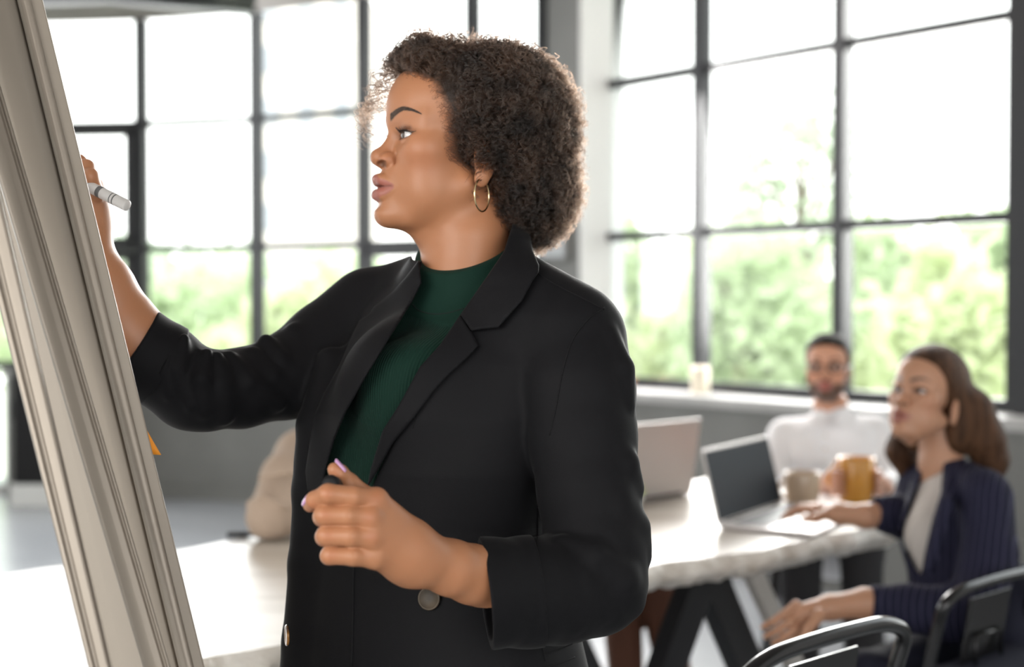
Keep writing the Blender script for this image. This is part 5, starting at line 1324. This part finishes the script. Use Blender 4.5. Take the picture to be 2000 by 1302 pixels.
for s, pts in ((1, [(1600, 797, 4.90), (1606, 815, 4.87), (1588, 836, 4.86)]), (-1, [(1650, 792, 4.90), (1626, 818, 4.86), (1650, 842, 4.86)])):
    a, b, c = PP(pts); a, b, c = a - [0, .035, 0], b - [0, .035, 0], c - [0, .035, 0]; d0 = P(1625, 790, 5.0) - P(1625, 800, 4.9)
    q = [a, b, c, a + (c - b) * .9]; hexa('collar', q, [v_ + d0 * .04 + np.array([0, .004, .004]) for v_ in q], M_shirt, pm, .001)
for k in range(4): lathe('button', [(.004, 0), (.0055, .001), (.0055, .002), (.002, .0018)], M_mugw, pm, 12, P(1612 - k, 850 + 26 * k, 4.84 - 0.0 * k), (0, -1, 0))
def hands3(p):
    c = G(1672, 980, ZT); d = None
    for s in (1, -1):
        wr_ = P(1728, 954, 4.62) if s == 1 else P(1600, 962, 4.58)
        b = c + np.array([.062 * s, .035, .065]); e = smin(chain(p, [wr_, b], [.032, .024], .01), cap(p, b, b + np.array([-.012 * s, -.03, .005]), .024, .02), .01)
        for k in range(4):
            z0 = .028 + k * .020; a1 = c + np.array([.066 * s, -.002, z0]); a2 = c + np.array([.061 * s, -.026, z0 + .002]); a3 = c + np.array([.048 * s, -.046, z0 + .003])
            e = smin(e, chain(p, [b + np.array([0, -.02, (k - 1.5) * .014]), a1, a2, a3], [.011, .009, .0085, .0075], .003), .003)
        e = smin(e, chain(p, [b, c + np.array([.05 * s, .02, .11]), c + np.array([.02 * s, .045, .115])], [.014, .010, .008], .004), .005)
        d = e if d is None else np.minimum(d, e)
    ar = chain(p, PP([(1530, 968, 4.72), (1600, 962, 4.58)]), [.036, .030], .01)
    return np.minimum(d, ar)
cm = G(1672, 980, ZT)
solid('hands', hands3, cm - [.32, .25, .05], cm + [.32, .75, .28], .0045, M_skin, pm, SK3)
hp3 = np.array([1.13, 5.1, .50])
def legs3(p):
    d = cap(p, hp3, hp3 + [0, 0, .15], .15, .14)
    for s in (1, -1):
        a = hp3 + np.array([.1 * s, 0, 0]); k = a + np.array([-.08, -.44, .02]); f_ = np.array([k[0], k[1] - .02, .07]); d = smin(d, chain(p, [a, k, f_], [.10, .072, .055], .02), .02)
    return d
solid('trousers', legs3, (.7, 4.3, 0), (1.5, 5.4, .9), .012, cloth('charcoal_trousers', (.035, .035, .038)), pm)
for s in (1, -1):
    k = hp3 + np.array([.1 * s - .08, -.46, 0]); solid('shoe', lambda p: np.maximum(smin(cap(p, np.array([k[0], k[1], .04]), np.array([k[0], k[1] - .15, .035]), .042, .034), cap(p, np.array([k[0], k[1], .04]), np.array([k[0], k[1], .08]), .045, .045), .02), -p[:, 2]), (k[0] - .15, k[1] - .3, -.02), (k[0] + .15, k[1] + .15, .15), .01, M_blackp, pm)
metal_chair(np.array([1.13, 5.12]), R(255), .80, .40, 'black metal chair under the bearded man')

# -- a person in a beige sweater hidden behind the standing woman, elbow on the table
pb = empty('person', (-.33, 4.0, 0), 'person in beige sweater mostly hidden behind the standing woman, elbow on the table', 'person')
M_beige = cloth('beige_knit', (.42, .325, .255), .85, bump=(50, .3, S1)); SK4 = (.45, .25, .16)
h4 = P(775, 770, 3.95); W4 = make_head(pb, h4, R(100), SK4, (.35, .12, .1), h=.005, neck=[P(775, 840, 4.02), P(775, 870, 4.02), P(775, 910, 4.03)])
def hair4(p):
    q = (p - h4) @ W4; d = smin(ell(q, mm(-8, 0, 38), mm(103, 84, 86)), ell(q, mm(-60, 0, -60), mm(45, 80, 90)), .03); f_ = q[:, 0] * 1000; z_ = q[:, 2] * 1000
    edge = np.interp(z_, [-160, -20, 10, 40, 62, 76, 95], [-30, -20, 16, 38, 56, 86, 160]); return smax(d, (f_ - edge) / 1000, .01)
V, Q = surface(hair4, h4 - .2, h4 + .18, .006); np_mesh('hair', V, Q, M_hair2, pb, True)
el = G(522, 1052, ZT) + np.array([.010, 0, .056])
def sweat4(p):
    d = cap(p, P(775, 960, 4.05), P(775, 1120, 4.08), .13, .14); d = smin(d, cap(p, P(650, 895, 3.95), P(900, 895, 4.05), .06, .06), .05)
    d = smin(d, cap(p, P(775, 860, 4.02), P(775, 900, 4.02), .06, .09), .03)
    a = chain(p, [P(625, 905, 3.86), P(590, 890, 3.75), (P(590, 890, 3.75) + el) / 2 + [0, 0, .015], el, el + [.12, .12, .0], el + [.28, .16, .01]], [.068, .066, .066, .059, .050, .037], .02)
    b = chain(p, [P(905, 900, 4.05), P(930, 1000, 3.95), G(860, 1000, ZT) + [0, 0, .045]], [.062, .052, .042], .02)
    w1 = chain(p, [el + [-.02, -.05, .10], el + [.05, -.075, .12], el + [.11, -.04, .09]], [.006, .010, .006], .005)
    w2 = chain(p, [el + [-.055, 0, .03], el + [-.01, -.052, .055], el + [.06, -.055, .02]], [.006, .010, .005], .005)
    d = smin(smin(smin(d, a, .02), b, .02), smin(w1, w2, .01), .015)
    return smax(d, ZT + .003 - p[:, 2] - 10 * (p[:, 1] * TN[1] + p[:, 0] * TN[0] > 2.99), .004) + .0025 * wob(p, 16)
solid('sweater', sweat4, (-.85, 3.25, .5), (.15, 4.3, 1.12), .007, M_beige, pb)
solid('hand', lambda p: smin(cap(p, el + [.26, .15, .01], el + [.34, .17, -.01], .030, .022), fingers(p, el + [.36, .175, -.014], np.array([.96, .2, 0]), np.array([-.2, .96, 0]), np.array([0, 0, 1.0]), .08, .1), .01), el + [.2, .0, -.06], el + [.52, .32, .08], .005, M_skin, pb, SK4)
hp4 = np.array([-.33, 4.08, .50])
def legs4(p):
    d = cap(p, hp4, hp4 + [0, 0, .12], .14, .13)
    for s in (1, -1):
        a = hp4 + np.array([.09 * s, 0, 0]); k = a + np.array([.06, -.42, .02]); d = smin(d, chain(p, [a, k, np.array([k[0], k[1], .07])], [.095, .066, .05], .02), .02)
        d = smin(d, np.maximum(cap(p, np.array([k[0], k[1], .04]), np.array([k[0], k[1] - .14, .035]), .042, .034), -p[:, 2]), .01)
    return d
solid('trousers', legs4, (-.65, 3.3, 0), (.05, 4.35, .8), .013, cloth('dark_jeans', (.03, .035, .05)), pb)
metal_chair(np.array([-.33, 4.1]), R(275), .80, .40, 'black metal chair hidden under the person in beige')

# -- a person in brown trousers behind the silver laptop, only the legs in view
pl_ = empty('person', (.16, 4.85, 0), 'person in brown trousers behind the standing woman, only the legs showing under the table', 'person')
h5 = P(1085, 775, 4.85); W5 = make_head(pl_, h5, R(95), SK4, (.35, .12, .1), h=.006, sex=1, neck=[P(1085, 830, 4.92), P(1085, 860, 4.92), P(1085, 890, 4.93)])
def hair5(p):
    q = (p - h5) @ W5; d = ell(q, mm(-6, 0, 38), mm(103, 79, 82)); return smax(d, (q[:, 0] * 1000 - np.interp(q[:, 2] * 1000, [-60, 10, 62, 95], [-30, 12, 52, 160])) / 1000, .01)
V, Q = surface(hair5, h5 - .17, h5 + .18, .007); np_mesh('hair', V, Q, M_hcore, pl_, True)
c5 = P(1085, 930, 4.95)
def shirt5(p):
    d = cap(p, c5, c5 - [0, 0, .28], .12, .13); d = smin(d, cap(p, c5 + [-.15, 0, .09], c5 + [.15, 0, .09], .055, .055), .05); d = smin(d, cap(p, c5 + [0, 0, .1], c5 + [0, 0, .17], .09, .06), .03)
    for s in (1, -1): d = smin(d, chain(p, [c5 + [.16 * s, 0, .09], c5 + [.17 * s, -.06, -.10], c5 + [.08 * s, -.28, -.17]], [.052, .045, .036], .02), .02)
    return d
solid('shirt', shirt5, c5 - [.35, .42, .45], c5 + [.35, .25, .25], .009, cloth('grey_shirt', (.2, .2, .2)), pl_)
M_brown = cloth('brown_trousers', (.115, .050, .032), .7)
def legs5(p):
    hp = np.array([.17, 4.92, .50]); d = cap(p, hp, hp + [0, 0, .14], .14, .13)
    for a, k, f_ in ((hp + [.09, 0, 0], P(1282, 1128, 4.32), P(1336, 1420, 4.30)), (hp + [-.07, 0, 0], P(1212, 1128, 4.34), P(1228, 1420, 4.30))):
        d = smin(d, chain(p, [a, k, f_, np.array([f_[0] + .01, f_[1], .06])], [.09, .064, .048, .042], .02), .012)
        d = smin(d, np.maximum(cap(p, np.array([f_[0] + .01, f_[1], .04]), np.array([f_[0], f_[1] - .15, .035]), .04, .034), -p[:, 2]), .01)
    return d
solid('trousers', legs5, (-.1, 4.0, 0), (.75, 5.2, .8), .011, M_brown, pl_)
metal_chair(np.array([.17, 4.95]), R(270), .80, .40, 'black metal chair hidden behind the silver laptop')
# pale chair leg and white edge seen past the blazer
print('T people', _t.time() - _t0)
